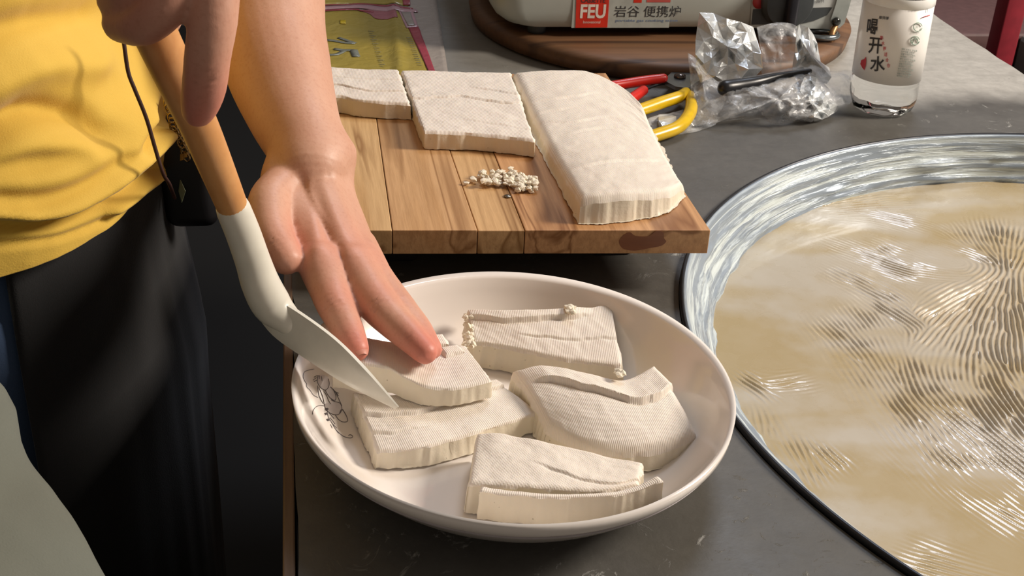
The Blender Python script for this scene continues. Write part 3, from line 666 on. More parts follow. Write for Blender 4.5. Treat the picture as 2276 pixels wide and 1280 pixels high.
def nail(tip, base, nrm, w):
    t = base-tip; L = np.linalg.norm(t); t /= L; n = nrm-t*(nrm@t); n /= np.linalg.norm(n); s = np.cross(t, n); V = []; nu, nv = 9, 9
    for j in range(nv):
        for i in range(nu):
            a = (i/(nu-1)*2-1); v = j/(nv-1); ww = w*(1-.35*(abs(v*2-1))**4)
            V.append(tip+t*L*v+s*a*ww+n*(.0006-.35*w*a*a-.0006*abs(2*v-1)**3))
    V2 = np.array(V)-n*.0007; F = grid_faces(nu, nv)+[f[::-1] for f in grid_faces(nu, nv, 81)]
    mk('fingernail', np.vstack([V, V2]), F, MAT['nail'], body)
nail(P(808, 786, .7335), P(794, 752, .7405), P(860, 700, .70)-P(800, 770, .738), .0042)
# shirt
def shirt():
    nt, nz = 300, 170; th = np.linspace(0, 2*math.pi, nt, endpoint=False); zz = np.r_[np.linspace(.038, .055, 10), np.linspace(.057, .50, nz-10)]
    T, Z = np.meshgrid(th, zz)
    ax = np.interp(Z, [.03, .06, .10, .14, .18, .25, .35, .5], [.137, .139, .141, .131, .112, .10, .105, .085]); ay = np.interp(Z, [.03, .1, .2, .35, .5], [.195, .192, .185, .19, .19])
    c, s = np.cos(T), np.sin(T)
    k = 1/(np.abs(c)**2.3+np.abs(s)**2.3)**(1/2.3)
    V = np.stack([-.236+ax*c*k, .895+ay*s*k, Z], -1)
    hemd = .012*np.cos(T)+.006*np.cos(2*T+.6)
    V[:, :, 2] += np.exp(-(Z-.04)/.05)*(hemd+.034-.012*np.cos(T))
    x, y = topx(V.reshape(-1, 3)); x = x.reshape(T.shape); y = y.reshape(T.shape)
    N = np.stack([c/ax, s/ay, 0*c], -1); N /= np.linalg.norm(N, axis=2)[..., None]; D = np.zeros_like(T)
    folds = [([(-60, 455), (80, 470), (200, 430), (300, 350), (350, 300)], 22, .007), ([(-60, 500), (120, 492), (250, 440), (350, 375)], 14, -.005), ([(-60, 400), (100, 395), (220, 340), (290, 260)], 30, .005),
             ([(-40, 300), (60, 250), (160, 260), (220, 300)], 30, -.006), ([(-40, 200), (80, 150), (200, 140)], 40, .005), ([(250, 470), (310, 420), (370, 380)], 12, .004), ([(-60, 350), (60, 320), (180, 320)], 26, .004),
             ([(270, 330), (310, 260), (345, 190)], 16, .0035), ([(300, 340), (345, 250), (360, 200)], 10, -.003), ([(-60, 545), (120, 530), (260, 480), (375, 410)], 9, -.0018), ([(-60, 100), (60, 60), (200, 40)], 40, -.006)]
    for pts, w, h in folds:
        q = spline(np.array(pts, float), 60); d = np.full(T.shape, 1e9)
        for a, b in q: d = np.minimum(d, (x-a)**2+(y-b)**2)
        D += h*np.exp(-d/w**2)
    front = np.clip(-(V-CO)@CF*0+1, 0, 1); vis = np.clip(((N*(CO-V)).sum(2))/.2, 0, 1)
    D = D*vis*1.9+.0022*fbm(T*4, Z*14, 2, 3)+.0008*fbm(T*16, Z*50, 6, 2)
    V += N*D[..., None]; V = V.reshape(-1, 3)
    F = [[j*nt+i, j*nt+(i+1) % nt, (j+1)*nt+(i+1) % nt, (j+1)*nt+i] for j in range(nz-1) for i in range(nt)]
    inn = V-np.c_[(N.reshape(-1, 3))*.002]; n = len(V)   # cloth thickness
    F2 = [f[::-1] for f in F]; F = F+[[a+n for a in f] for f in F2]+[[i, i+n, (i+1) % nt+n, (i+1) % nt] for i in range(nt)]
    return np.vstack([V, inn]), F
sh = mk('shirt', *shirt(), MAT['shirt'], person)
raw_s = B(); raw_s.add(*tube([(-.235, 1.0, .47), (-.19, 1.06, .47), (-.12, 1.045, .40)], [.085, .078, .072], 28, 20)); mk('sleeve', *raw_s.out(), MAT['shirt'], person)
raw_s = B(); raw_s.add(*tube([(-.24, .80, .47), (-.24, .72, .47), (-.238, .64, .44)], [.085, .078, .072], 28, 20)); mk('sleeve', *raw_s.out(), MAT['shirt'], person)
# trousers
def trousers():
    b = B(); b.add(*lathe([(.001, -.10), (.9, -.09), (1., -.02), (.99, .05), (.96, .075)], 48, (-.238, .895, 0), .124, .178)); return b.out()
mk('trousers', *trousers(), MAT['denim'], person)
mk('trouser_leg', *tube([(-.225, .985, .0), (-.21, 1.0, -.22), (-.215, 1.0, -.42), (-.22, 1.0, -.66)], [.095, .085, .068, .06], 28, 24), MAT['denim'], person)
mk('trouser_leg', *tube([(-.25, .80, .0), (-.27, .80, -.22), (-.29, .80, -.42), (-.30, .80, -.66)], [.095, .085, .068, .06], 28, 24), MAT['denim'], person)
def apron():
    th = np.radians(np.linspace(-69, 62, 60)); zz = np.linspace(.115, -.62, 40); T, Z = np.meshgrid(th, zz); V = []
    for k, o in ((0, 0.), (1, -.002)):
        r = 1+.10*np.clip((.03-Z)/.1, 0, 1)
        x = -.236+(.137*r+o)*np.cos(T)+np.clip(.05-Z, 0, 1)*.0+.004*fbm(T*7, Z*3, 4, 3); y = .895+(.178*r+o)*np.sin(T)
        V.append(np.stack([x, y, Z], -1).reshape(-1, 3))
    n = 60*40; ring = list(range(60))+[j*60+59 for j in range(1, 40)]+[39*60+i for i in range(58, -1, -1)]+[j*60 for j in range(38, 0, -1)]
    return np.vstack(V), grid_faces(60, 40)+[[a+n for a in f[::-1]] for f in grid_faces(60, 40)]+[[ring[(i+1) % len(ring)], ring[i], ring[i]+n, ring[(i+1) % len(ring)]+n] for i in range(len(ring))]
mk('apron', *apron(), MAT['trousers'], person)
for x, y in ((-.20, 1.0), (-.28, .80)):
    mk('shoe', *tube([(x-.07, y, -.715), (x+.03, y, -.715), (x+.14, y, -.722)], [.036, .038, .026], 20, 16), MAT['black'], person)

# ------------------------------------------------------------------ cord, keys, pouch at the belt
cord = mk('thin_cord', *tube([P(270, 60, .77), P(276, 100, .77), P(285, 160, .776), P(300, 200, .78), P(325, 262, .79), P(345, 330, .80), P(362, 385, .81), P(376, 408, .83), P(388, 440, .86)], .0013, 8, 50), plain('cord_brown', '#3a1a12', .7))
tag(cord, 'thin dark brown cord hanging down in front of the yellow shirt', 'cord')
pouch = thing('belt_pouch', 'black pouch hanging at the belt behind the spatula handle', 'pouch', P(432, 500, .93))
V, F = box((-.019, -.011, 0), (.019, .011, .085), .0095, 5); c = P(432, 498, .93); V = V+c; V[:, 0] -= (V[:, 2]-c[2])*.12
pb = mk('pouch_body', V, F, plain('black_leather', '#101014', .45), pouch)
V, F = hexa([P(396, 425, .90), P(404, 452, .90), P(404, 452, .902), P(396, 425, .902), P(400, 396, .90), P(413, 425, .90), P(413, 425, .902), P(400, 396, .902)], .0003, 1)
mk('badge', V, F, plain('badge_metal', '#7f8a70', .35, Metallic=.5), pb, smooth=False)
chain_ = thing('key_chain', 'brass and silver key chain hanging at the shirt edge above the black pouch', 'key chain', P(395, 330, .87))
mch = plain('chain_metal', '#a8936b', .25, Metallic=1.)
cp = spline([P(372, 232, .855), P(381, 262, .86), P(388, 290, .866), P(400, 312, .87), P(408, 330, .873), P(414, 348, .876)], 13)
for i, c in enumerate(cp):
    t = cp[min(i+1, 12)]-cp[max(i-1, 0)]; t /= np.linalg.norm(t); s = np.cross(t, CF if i % 2 else CU); s /= np.linalg.norm(s)
    a = np.linspace(0, 2*math.pi, 14); ringp = [c+.0038*math.cos(q)*t+.0024*math.sin(q)*s for q in a]
    mk('link', *tube(ringp, .0007, 6, caps=False), mch, chain_)
for dx, dy in ((0, 0), (-8, 6)):
    mk('key', *hexa([P(408+dx, 352+dy, .874), P(417+dx, 350+dy, .874), P(417+dx, 350+dy, .876), P(408+dx, 352+dy, .876), P(408+dx, 336+dy, .874), P(416+dx, 335+dy, .874), P(416+dx, 335+dy, .876), P(408+dx, 336+dy, .876)], .0003, 1), mch, chain_, smooth=False)

# ------------------------------------------------------------------ grey-green cloth in the bottom left corner
def drape():
    up = spline([P(-260, 780, 0.640), P(-60, 830, 0.640), (P(0, 855, 0.640)), P(26, 905, 0.640), P(60, 1020, 0.632), P(120, 1100, 0.624), P(190, 1200, 0.616), P(250, 1300, 0.612), P(330, 1450, 0.608)], 80)
    lo = spline([P(-420, 1000, 0.560), P(-300, 1080, 0.560), P(-260, 1120, 0.560), P(-220, 1180, 0.560), P(-180, 1240, 0.552), P(-130, 1320, 0.552), P(-80, 1400, 0.544), P(0, 1500, 0.544), P(100, 1650, 0.544)], 80)
    nv = 40; G = np.array([up*(1-t)+lo*t for t in np.linspace(0, 1, nv)])
    U, Vv = np.meshgrid(np.linspace(0, 1, 80), np.linspace(0, 1, nv))
    bul = .035*np.sqrt(np.clip(Vv, 0, 1))*(1-Vv*.3)+.006*fbm(U*5+Vv*2, Vv*3, 3, 3)-.004*np.exp(-((U-.35-Vv*.25)/.025)**2)*(Vv < .4)
    G = G-CF*bul[..., None]; V = G.reshape(-1, 3); n = len(V); F = grid_faces(80, nv)
    V2 = np.c_[V[:, 0]*.98-.01, V[:, 1]*.98+.015, np.full(len(V), -.749)]; ring = list(range(80))+[j*80+79 for j in range(1, nv)]+[(nv-1)*80+i for i in range(78, -1, -1)]+[j*80 for j in range(nv-2, 0, -1)]
    return np.vstack([V, V2]), F+[[a+n for a in f[::-1]] for f in F]+[[ring[(i+1) % len(ring)], ring[i], ring[i]+n, ring[(i+1) % len(ring)]+n] for i in range(len(ring))]
o = mk('grey_cloth', *drape(), MAT['grey_cloth']); tag(o, 'pale grey green cloth hanging to the floor in front of the black apron', 'cloth')

# ------------------------------------------------------------------ round wooden board + portable stove
rb = thing('round_wood_board', 'old round wooden board under the portable stove', 'board', (.432, 1.462, 0))
rwood = wood('old_round_wood', '#6f4e33', '#5a3c26', '#3f2818', 'X', 40, .55)
V, F = lathe(spline(np.array([(.0, .0), (.215, .0), (.228, .003), (.231, .010), (.229, .017), (.222, .0215), (.0, .022)]), 30), 120, (.432, 1.462, .0002)); mk('disc', V, F, rwood, rb)
SX0, SX1, SY0, SY1, SZ0 = .208, .632, 1.335, 1.63, .033
stove = thing('portable_stove', 'silver grey portable gas stove with a red sticker on its front', 'stove', ((SX0+SX1)/2, (SY0+SY1)/2, .022))
sgrey = plain('stove_enamel', '#b9beb8', .35, .03, 20, Metallic=.1)
def rrect(x0, x1, y0, y1, r, n=8):
    p = []
    for cx, cy, a0 in ((x1-r, y0+r, -90), (x1-r, y1-r, 0), (x0+r, y1-r, 90), (x0+r, y0+r, 180)):
        for k in range(n+1): a = math.radians(a0+90*k/n); p.append((cx+r*math.cos(a), cy+r*math.sin(a)))
    return np.array(p)
def stove_body():
    V = []; lv = [(.030, 0), (.018, .0025), (.008, .009), (.002, .018), (0, .03), (0, .07), (.002, .078), (.008, .083), (.03, .084)]
    for ins, z in lv:
        p = rrect(SX0+ins, SX1-ins*.3, SY0+ins*.15, SY1-ins, .034-min(.02, ins*.4)); V.append(np.c_[p, np.full(len(p), SZ0+z)])
    n = len(V[0]); F = [[i*n+k, i*n+(k+1) % n, (i+1)*n+(k+1) % n, (i+1)*n+k] for i in range(len(lv)-1) for k in range(n)]+[list(range(n))[::-1], [(len(lv)-1)*n+k for k in range(n)]]
    return np.vstack(V), F
mk('body', *stove_body(), sgrey, stove, auto=40)
mk('burner', *lathe([(.06, 0), (.06, .012), (.05, .02), (.02, .022)], 40, (.37, 1.48, SZ0+.084)), MAT['steel_dark'], stove)
for a in range(4):
    t = a*math.pi/2+.4; c, s = math.cos(t), math.sin(t); mk('pot_support', *tube([(.37+.11*c, 1.48+.11*s, SZ0+.086), (.37+.11*c, 1.48+.11*s, SZ0+.115), (.37+.05*c, 1.48+.05*s, SZ0+.115)], .003, 8), MAT['steel_dark'], stove)
fg = plain('rubber_foot', '#3f4448', .6)
for x, y in ((.262, SY0+.022), (.585, SY0+.022), (.262, SY1-.03), (.585, SY1-.03)): mk('foot', *lathe([(.010, .0), (.0105, .004), (.011, SZ0-.0195)], 20, (x, y, .0222)), fg, stove)
FY = SY0-.0006
def onfront(x, y, off=0.): p = aty(x, y, FY-off); return p
def ftext(body, size, mat, org, ux, uy, parent, name='lettering', offset=0., fit=None, bend=None, sx=1., space=1.):
    cu = bpy.data.curves.new('t', 'FONT'); cu.body = body; cu.size = 1; cu.offset = offset; cu.resolution_u = 3; cu.space_character = space
    ob = bpy.data.objects.new('t', cu); COL.objects.link(ob); dg = bpy.context.evaluated_depsgraph_get(); dg.update()
    me = bpy.data.meshes.new_from_object(ob.evaluated_get(dg)); bpy.data.objects.remove(ob)
    V = np.array([v.co[:] for v in me.vertices]).reshape(-1, 3); F = [list(p.vertices) for p in me.polygons]; bpy.data.meshes.remove(me)
    if not len(V): return None
    V[:, 0] -= V[:, 0].min(); V[:, 1] -= V[:, 1].min(); hh = V[:, 1].max(); V /= hh
    if fit: sx = fit/(V[:, 0].max()*size)
    if bend: W_ = np.array([bend(v[0]*size*sx, v[1]*size) for v in V])
    else: W_ = np.array(org)+V[:, :1]*size*sx*np.array(ux)+V[:, 1:2]*size*np.array(uy)
    return mk(name, W_, F, mat, parent, smooth=False)
X_, Zv = np.array([1, 0, 0]), np.array([0, 0, 1])
def frect(x0, y0, x1, y1, mat, name, off, parent=stove):
    a, c = onfront(x0, y1, off), onfront(x1, y0, off)
    V, F = box((a[0], FY-off, a[2]), (c[0], FY-off+.0006, c[2])); return mk(name, V, F, mat, parent, smooth=False)
red = plain('sticker_red', '#d8331f', .4); white = plain('print_white', '#f0e6dc', .4); blk = plain('print_black', '#37373a', .5); blue = plain('print_blue', '#5a79a8', .5)
strip = frect(1270, -60, 1500, 62, plain('label_silver', '#b4b9b3', .4), 'label_strip', .0000)
def poly_front(pts, mat, name, off, th=.0006, parent=None):
    v = [onfront(x, y, off) for x, y in pts]; w = [q+np.array([0, th, 0]) for q in v]; n = len(v)
    return mk(name, np.array(v+w), [list(range(n)), list(range(2*n-1, n-1, -1))]+[[i, i+n, (i+1) % n+n, (i+1) % n] for i in range(n)], mat, parent or stove, smooth=False)
sticker = poly_front([(1284, -40), (1357, -40), (1354, 0), (1350, 61), (1279, 62), (1281, 0)], red, 'sticker', .0004)
pz = lambda x, y: onfront(x, y, .0006); pz2 = lambda x, y: onfront(x, y, .0002)
wpx = (onfront(1400, 20)[0]-onfront(1300, 20)[0])/100
sc = (onfront(1400, 20)[2]-onfront(1400, 60)[2])/40
ftext('FEU', 31*sc, white, pz(1289, 41), X_, Zv, sticker, offset=.03, fit=56*wpx); ftext('CASSETTE', 12*sc, blk, pz(1291, 6), X_, Zv, sticker, offset=.01, fit=54*wpx)
ftext('Innovational', 6*sc, white, pz(1296, 52), X_, Zv, sticker, fit=38*wpx)
ftext('岩谷 便携炉', 25*sc, blk, pz2(1364, 38), X_, Zv, strip, offset=.004, fit=150*wpx)
ftext('portable gas cooking stove', 7*sc, blue, pz2(1368, 50), X_, Zv, strip, fit=140*wpx)
frect(1408, -12, 1428, 6, red, 'red_print', .0002, strip); frect(1437, -12, 1492, 5, plain('red_print_b', '#c65a52', .5), 'red_print', .0002, strip)
dpan = plain('panel_charcoal', '#474c4f', .4)
poly_front([(1673, -60), (1900, -60), (1880, 0), (1856, 40), (1846, 64), (1668, 62)], plain('panel_pale', '#c3c8c4', .4), 'control_panel', .0005)
poly_front([(1674, 21), (1850, 17), (1838, 34), (1810, 46), (1780, 53), (1670, 55)], dpan, 'dark_band', .0011)
wlab = poly_front([(1784, -30), (1862, -30), (1848, 16), (1783, 18)], plain('panel_white', '#d4d8d6', .4), 'white_label', .0013)
ftext('ZA-38PM', 6.5*sc, blk, onfront(1800, 6, .0021), X_, Zv, wlab, sx=.9)
kc = onfront(1748, 2, .002); 
def knob():
    V, F = lathe([(.030, 0), (.030, .008), (.027, .013), (.0, .014)], 40); V = np.c_[V[:, 0], -V[:, 2], V[:, 1]]; return V+kc, F
kn = mk('knob', *knob(), dpan, stove, auto=35)
mk('knob_grip', *box(kc+np.array([-.0065, -.026, -.029]), kc+np.array([.0065, -.012, .029]), .004, 3), plain('grip_black', '#1f1f28', .35), kn)
c = onfront(1688, 4, .0016); V, F = lathe([(.008, 0), (.008, .0006), (.0, .0007)], 24); mk('red_badge', np.c_[V[:, 0], -V[:, 2], V[:, 1]]+c, F, plain('badge_red', '#b83b3f', .4), stove)
brk = poly_front([(1876, -60), (1902, -60), (1892, 0), (1877, 52), (1866, 62), (1852, 62), (1846, 46), (1858, 10)], plain('bracket_pale', '#b9c0bd', .3, Metallic=.4), 'bracket', .0035, .002)
c = onfront(1858, 48, .0045); V, F = lathe([(.0052, 0), (.005, .002), (.003, .0035), (.0003, .004)], 20); mk('screw', np.c_[V[:, 0], -V[:, 2], V[:, 1]]+c, F, plain('screw_dark', '#4c4d4b', .2, Metallic=.9), brk)
a = np.linspace(0, 2*math.pi, 32); ctr = aty(1822, 92, SY0-.005); ctr[2] = .0265
mk('latch_ring', *tube([ctr+.019*math.cos(q)*X_+np.array([0, -.014*math.sin(q), 0]) for q in a], .0035, 10, caps=False), plain('ring_steel', '#8f979b', .2, Metallic=.9), stove)
mk('latch_arm', *tube([aty(1856, 60, SY0-.004), aty(1850, 72, SY0-.01), aty(1846, 90, SY0-.014)], .0035, 10), plain('latch_brass', '#a37b52', .4, Metallic=.6), stove)

# ------------------------------------------------------------------ crumpled foil wrapper
def crumple(name, outline, Yb, Yt, bulge, mat, parent, seed, M_=22, N_=90, facet=.006, flat=True, th=.0003, rad=8):
    """sheet standing on the table: bottom pixels at depth plane Yb, top at Yt"""
    q = np.array(outline, float); rp = spline(np.vstack([q, q[:1]]), N_+1)[:-1]; c = q.mean(0); y0, y1 = q[:, 1].min(), q[:, 1].max(); V = []
    for r in np.linspace(1, .02, M_):
        for k, p in enumerate(rp):
            s = c+(p-c)*r; t = (y1-s[1])/(y1-y0); Y = Yb+(Yt-Yb)*t
            u, v = s[0]/40., s[1]/40.
            tri = abs(((u*1.1+.9*v+vnoise(np.array(u*.8), np.array(v*.8), seed)*2.4) % 1)-.5)+abs(((u*1.3-.6*v+vnoise(np.array(u*.9+5), np.array(v*.7), seed+2)*2.2) % 1)-.5)
            Y -= bulge*(1-r*r)+facet*(float(tri)-.5)*2.+facet*.8*float(fbm(np.array(u*2.4), np.array(v*2.4), seed+4, 3))
            w = aty(s[0], s[1], Y); w[2] = max(w[2], .0012); V.append(w)
    F = [[i*N_+k, i*N_+(k+1) % N_, (i+1)*N_+(k+1) % N_, (i+1)*N_+k] for i in range(M_-1) for k in range(N_)]+[[(M_-1)*N_+k for k in range(N_)]]
    V = np.array(V); n = len(V); V2 = V+np.array([0, th, 0])
    F = F+[[a_+n for a_ in f[::-1]] for f in F]+[[(k+1) % N_, k, k+n, (k+1) % N_+n] for k in range(N_)]
    return mk(name, np.vstack([V, V2]), F, mat, parent, smooth=not flat)
m = M('crumpled_foil'); f = m.noise(m.co('Object'), 120, 4, .6, .6); m.base(m.mix(f, '#f2f5f6', '#d5d9db')).p(Metallic=.55, Roughness=.26); m.bump(f, .003, .35); foil = m.m
m = M('clear_film'); f = m.noise(m.co('Object'), 60, 4, .6, .8); m.base('#eef0f2').p(Roughness=.12, Specular_IOR_Level=.8, Alpha=m.ramp(f, [(.40, (.10, .10, .10, 1)), (.6, (.30, .30, .30, 1)), (.78, (.6, .6, .6, 1))])); m.bump(f, .004, .4); film = m.m
wrap = thing('foil_wrapper', 'crumpled silver foil and clear plastic wrapper beside the water bottle', 'wrapper', at(1720, 265, 0))
crumple('foil_panel', [(1555, 28), (1590, 30), (1625, 45), (1662, 52), (1678, 66), (1684, 95), (1694, 130), (1692, 165), (1660, 172), (1610, 185), (1565, 190), (1548, 160), (1546, 95), (1550, 60)], 1.19, 1.24, .006, foil, wrap, 3, 5, 17, facet=.012)
crumple('foil_peak', [(1776, 54), (1796, 60), (1812, 84), (1820, 110), (1822, 135), (1846, 155), (1842, 185), (1800, 180), (1762, 168), (1766, 120), (1770, 84)], 1.195, 1.235, .008, foil, wrap, 5, 5, 17, facet=.012)
crumple('foil_lump', [(1760, 190), (1800, 168), (1836, 190), (1862, 232), (1836, 262), (1790, 270), (1770, 240)], 1.125, 1.16, .018, foil, wrap, 8, 6, 20, facet=.010)
crumple('film_spike', [(1529, 118), (1545, 128), (1575, 165), (1612, 200), (1600, 250), (1560, 262), (1540, 230), (1534, 170)], 1.14, 1.19, .010, film, wrap, 11, 8, 34, flat=False)
crumple('film_body', [(1545, 205), (1600, 180), (1680, 168), (1760, 150), (1810, 140), (1850, 160), (1880, 155), (1905, 165), (1900, 220), (1868, 240), (1838, 262), (1790, 274), (1740, 278), (1690, 268), (1640, 266), (1590, 274), (1550, 288), (1530, 270)], 1.115, 1.20, .035, film, wrap, 15, 12, 46, .008, flat=False)
crumple('film_window', [(1682, 60), (1730, 50), (1772, 60), (1770, 110), (1760, 165), (1720, 185), (1694, 165), (1690, 110)], 1.20, 1.245, .004, film, wrap, 21, 8, 34, facet=.003, flat=False)
bt = mk('black_handle', *tube([aty(1612, 196, 1.145), aty(1640, 192, 1.15), aty(1680, 184, 1.155), aty(1730, 170, 1.165), aty(1800, 158, 1.175)], [.008, .008, .0065, .004, .0025], 16, 24), plain('black_plastic', '#1d1d21', .3)); tag(bt, 'black tool handle half hidden inside the clear plastic wrapper', 'tool')

# ------------------------------------------------------------------ tools
pl = thing('red_pliers', 'red handled tool poking out behind the tofu sheet', 'pliers', at(1440, 195, 0))
rp = plain('red_rubber', '#d02318', .3)
V, F = tube([at(1330, 196, .016), at(1380, 188, .016), at(1430, 180, .017), at(1474, 174, .018)], [.0052, .0054, .0054, .005], 14, 16); mk('handle', V, F, rp, pl)
mk('handle', *tube([at(1370, 238, .010), at(1405, 218, .011), at(1430, 201, .012)], [.005, .0055, .0052], 14, 12), rp, pl)
mk('metal_stub', *tube([at(1430, 201, .012), at(1455, 190, .012), at(1490, 182, .012)], [.002, .0018, .0018], 8, 8), MAT['steel_dark'], pl)
sc_ = thing('yellow_snips', 'pair of snips with bent yellow grips lying between tofu sheet and wrapper', 'snips', at(1510, 250, 0))
yl = plain('yellow_rubber', '#dcb414', .28)
mk('grip', *tube([at(1330, 278, .010), at(1420, 246, .012), at(1470, 228, .013), at(1510, 215, .014), at(1524, 205, .013)], [.0062, .0064, .0064, .0062, .0052], 16, 30), yl, sc_)
mk('grip', *tube([at(1534, 212, .012), at(1537, 235, .012), at(1530, 258, .011), at(1508, 282, .010), at(1470, 297, .009), at(1400, 318, .009)], [.005, .0062, .0064, .0064, .0064, .0062], 16, 40), yl, sc_)
jaw = plain('jaw_steel', '#8e9090', .28, .08, Metallic=.85)
q = [(1474, 186), (1500, 160), (1527, 148), (1560, 150), (1556, 185), (1528, 204), (1500, 200)]
v = [at(x, y, .012) for x, y in q]; w = [p+np.array([0, 0, .004]) for p in v]; n = len(v)
mk('jaw', np.array(v+w), [list(range(n))[::-1], list(range(n, 2*n))]+[[i, (i+1) % n, (i+1) % n+n, i+n] for i in range(n)], jaw, sc_, smooth=False)
mk('pivot', *lathe([(.0065, 0), (.006, .0025), (.003, .004), (.0004, .0045)], 20, at(1511, 172, .016)), plain('pivot_steel', '#6b625e', .2, Metallic=.9), sc_)
b_ = B(); rr = random.Random(5)
pts = [at(1463+rr.uniform(0, 42), 252+rr.uniform(0, 34), rr.uniform(.001, .012)) for _ in range(26)]
bm = bmesh.new(); [bm.verts.new(p) for p in pts]; bmesh.ops.convex_hull(bm, input=bm.verts[:]); bmesh.ops.delete(bm, geom=[v for v in bm.verts if not v.link_faces], context='VERTS'); bm.verts.index_update()
V = np.array([v.co[:] for v in bm.verts]); F = [[v.index for v in f.verts] for f in bm.faces]; bm.free()
tag(mk('foil_scrap', V, F, foil, smooth=False), 'small scrap of foil inside the loop of the yellow grips', 'foil')
o = mk('clear_bag', *(lambda G: (np.vstack([G.reshape(-1, 3), G.reshape(-1, 3)-[0, 0, .0004]]), grid_faces(24, 14)+[f[::-1] for f in grid_faces(24, 14, 336)]))(
    (lambda G: np.concatenate([G[:, :, :2], np.maximum(.0012, G[:, :, 2:]+.004*fbm(G[:, :, 0]*70, G[:, :, 1]*70, 3, 3)[..., None])], 2))(ruled([(1440, 262, .006), (1540, 240, .006), (1600, 262, .004)], [(1440, 305, .002), (1540, 292, .002), (1590, 276, .002)], 24, 14))), film); tag(o, 'flat clear plastic film under the yellow grips', 'plastic film')

# ------------------------------------------------------------------ water bottle
bc = at(1968, 250, 0); bc = bc+np.array([0, .012, 0]); BR = .0345
bottle = thing('water_bottle', 'clear water bottle with a white label in black Chinese letters', 'bottle', bc)
lean = np.array([-.03, 0.0])
def lb(V): V = np.array(V); k = V[:, 2:3]-bc[2]; V[:, :2] += k*lean; return V
m = M('water_clear'); f = m.noise(m.co(), 70, 2); m.base('#fbfdfd').p(Roughness=.015, IOR=1.33, Transmission_Weight=1.); m.bump(f, .0008, .25); clear = m.m
pr = [(.0, .004), (.012, .003), (.018, .0), (.026, .0005), (.031, .004), (BR-.001, .012), (BR, .02), (BR-.0006, .034), (BR-.0012, .04), (BR-.0006, .10), (BR, .118), (BR-.002, .128), (BR-.012, .155), (.015, .175), (.0135, .178), (.0135, .19), (.0, .19)]
V, F = lathe(spline(np.array(pr), 80), 64, bc)
ang = np.arctan2(V[:, 1]-bc[1], V[:, 0]-bc[0]); zz = V[:, 2]; k = 1-.045*np.clip(1-(zz-.002)/.016, 0, 1)*(zz < .018)*np.abs(np.sin(ang*5)); V[:, :2] = bc[:2]+(V[:, :2]-bc[:2])*k[:, None]
mk('bottle_body', lb(V), F, clear, bottle)
lab = plain('label_white', '#f4f2ef', .35, .01); LZ0, LZ1 = .037, .118
V, F = lathe([(BR-.0002, LZ0), (BR+.0004, LZ0), (BR+.0005, (LZ0+LZ1)/2), (BR+.0004, LZ1), (BR-.0002, LZ1)], 72, bc, close=False); LABEL = mk('label', lb(V), F, lab, bottle)
mk('label_band', lb(lathe([(BR+.0001, LZ1-.004), (BR+.0010, LZ1-.003), (BR+.0010, LZ1+.004), (BR+.0001, LZ1+.006)], 72, bc, close=False)[0]), lathe([(0, 0)]*4, 72, close=False)[1], plain('label_clear_white', '#eeeeec', .25, .02), bottle)
mk('cap', lb(lathe([(.015, .186), (.0155, .187), (.0155, .203), (.014, .205), (.0, .205)], 32, bc)[0]), lathe([(.0, 0)]*5, 32)[1], white, bottle)
bV, bF = lathe([(BR+.0012, .0), (BR+.0012, .14)], 96, bc, close=False); bV = lb(bV); bbv = BVHTree.FromPolygons([Vector(v) for v in bV], bF)
def onb(x, y):
    d = Vector(ray(x, y)).normalized(); h = bbv.ray_cast(Vector(CO), d); return np.array(h[0]) if h[0] else P(x, y, 1.25)
def btext(body, mat, x, y, hgt, rot=0., offset=0., sx=1., name='lettering'):
    """glyph drawn upright on the curved label: x,y = lower left in the photo, hgt = height in photo px"""
    cr, sr = math.cos(rot), math.sin(rot)
    return ftext(body, hgt, mat, None, None, None, LABEL, name, offset, bend=lambda a, b: onb(x+a*cr+b*sr, y-b*cr+a*sr), sx=sx)
tl_ = -.17
btext('喝', blk, 1925, 78, 38, .10, .018, .62); btext('开', blk, 1929, 118, 36, .08, .018, .80); btext('水', blk, 1933, 158, 34, .06, .018, .95)
pred = plain('print_red', '#d0424c', .5); pgreen = plain('print_green', '#8fae9c', .5); pgrey = plain('print_grey', '#9aa5a0', .5)
for k, c in enumerate('熟水更适合你'): btext(c, pred, 1955.5+k*3.0, 88+k*12.4, 9, .1, .01, .8)
btext('康师傅', blk, 1953, 42, 7.5, .12, .01, .95)
V = [onb(x, y) for x, y in ((1916, 150), (1912, 142), (1914, 134), (1921, 131), (1924, 126), (1925, 134), (1924, 146), (1921, 156))]
mk('drop_print', np.array(V+[v_-CF*.0004 for v_ in V]), [list(range(8)), list(range(8, 16))], pred, LABEL, smooth=False)
def outline(pts, r, mat, name): mk(name, *tube([onb(x, y) for x, y in pts], r, 6, caps=False), mat, LABEL)
for cx_, cy_ in ((2040, 60), (2034, 90)):
    outline([(cx_+9.5*math.cos(t), cy_+9.5*math.sin(t)) for t in np.linspace(.2, 2*math.pi-.2, 24)], .00035, pgreen, 'ring_print')
btext('熟', pgreen, 2035, 63, 5, .1); outline([(2028, 96), (2032, 86), (2037, 86), (2041, 94)], .0004, pgreen, 'mark_print')
btext('安心饮用', pgrey, 2028, 73, 3.6, .12); btext('清甜可口', pgrey, 2022, 101, 3.6, .12)
for k in range(12): 
    y0 = 111+k*5.4; x0 = 2004-k*1.05; btext(('配料 饮用水 净含量', '生产日期 见瓶身', '请置于阴凉干燥处', '保质期十二个月')[k % 4], pgrey, x0, y0, 4., .13, .01, .98)
btext('1', pgrey, 2060, 28, 9, .1); outline([(2050, 39), (2058, 36), (2066, 34)], .0005, pred, 'line_print')

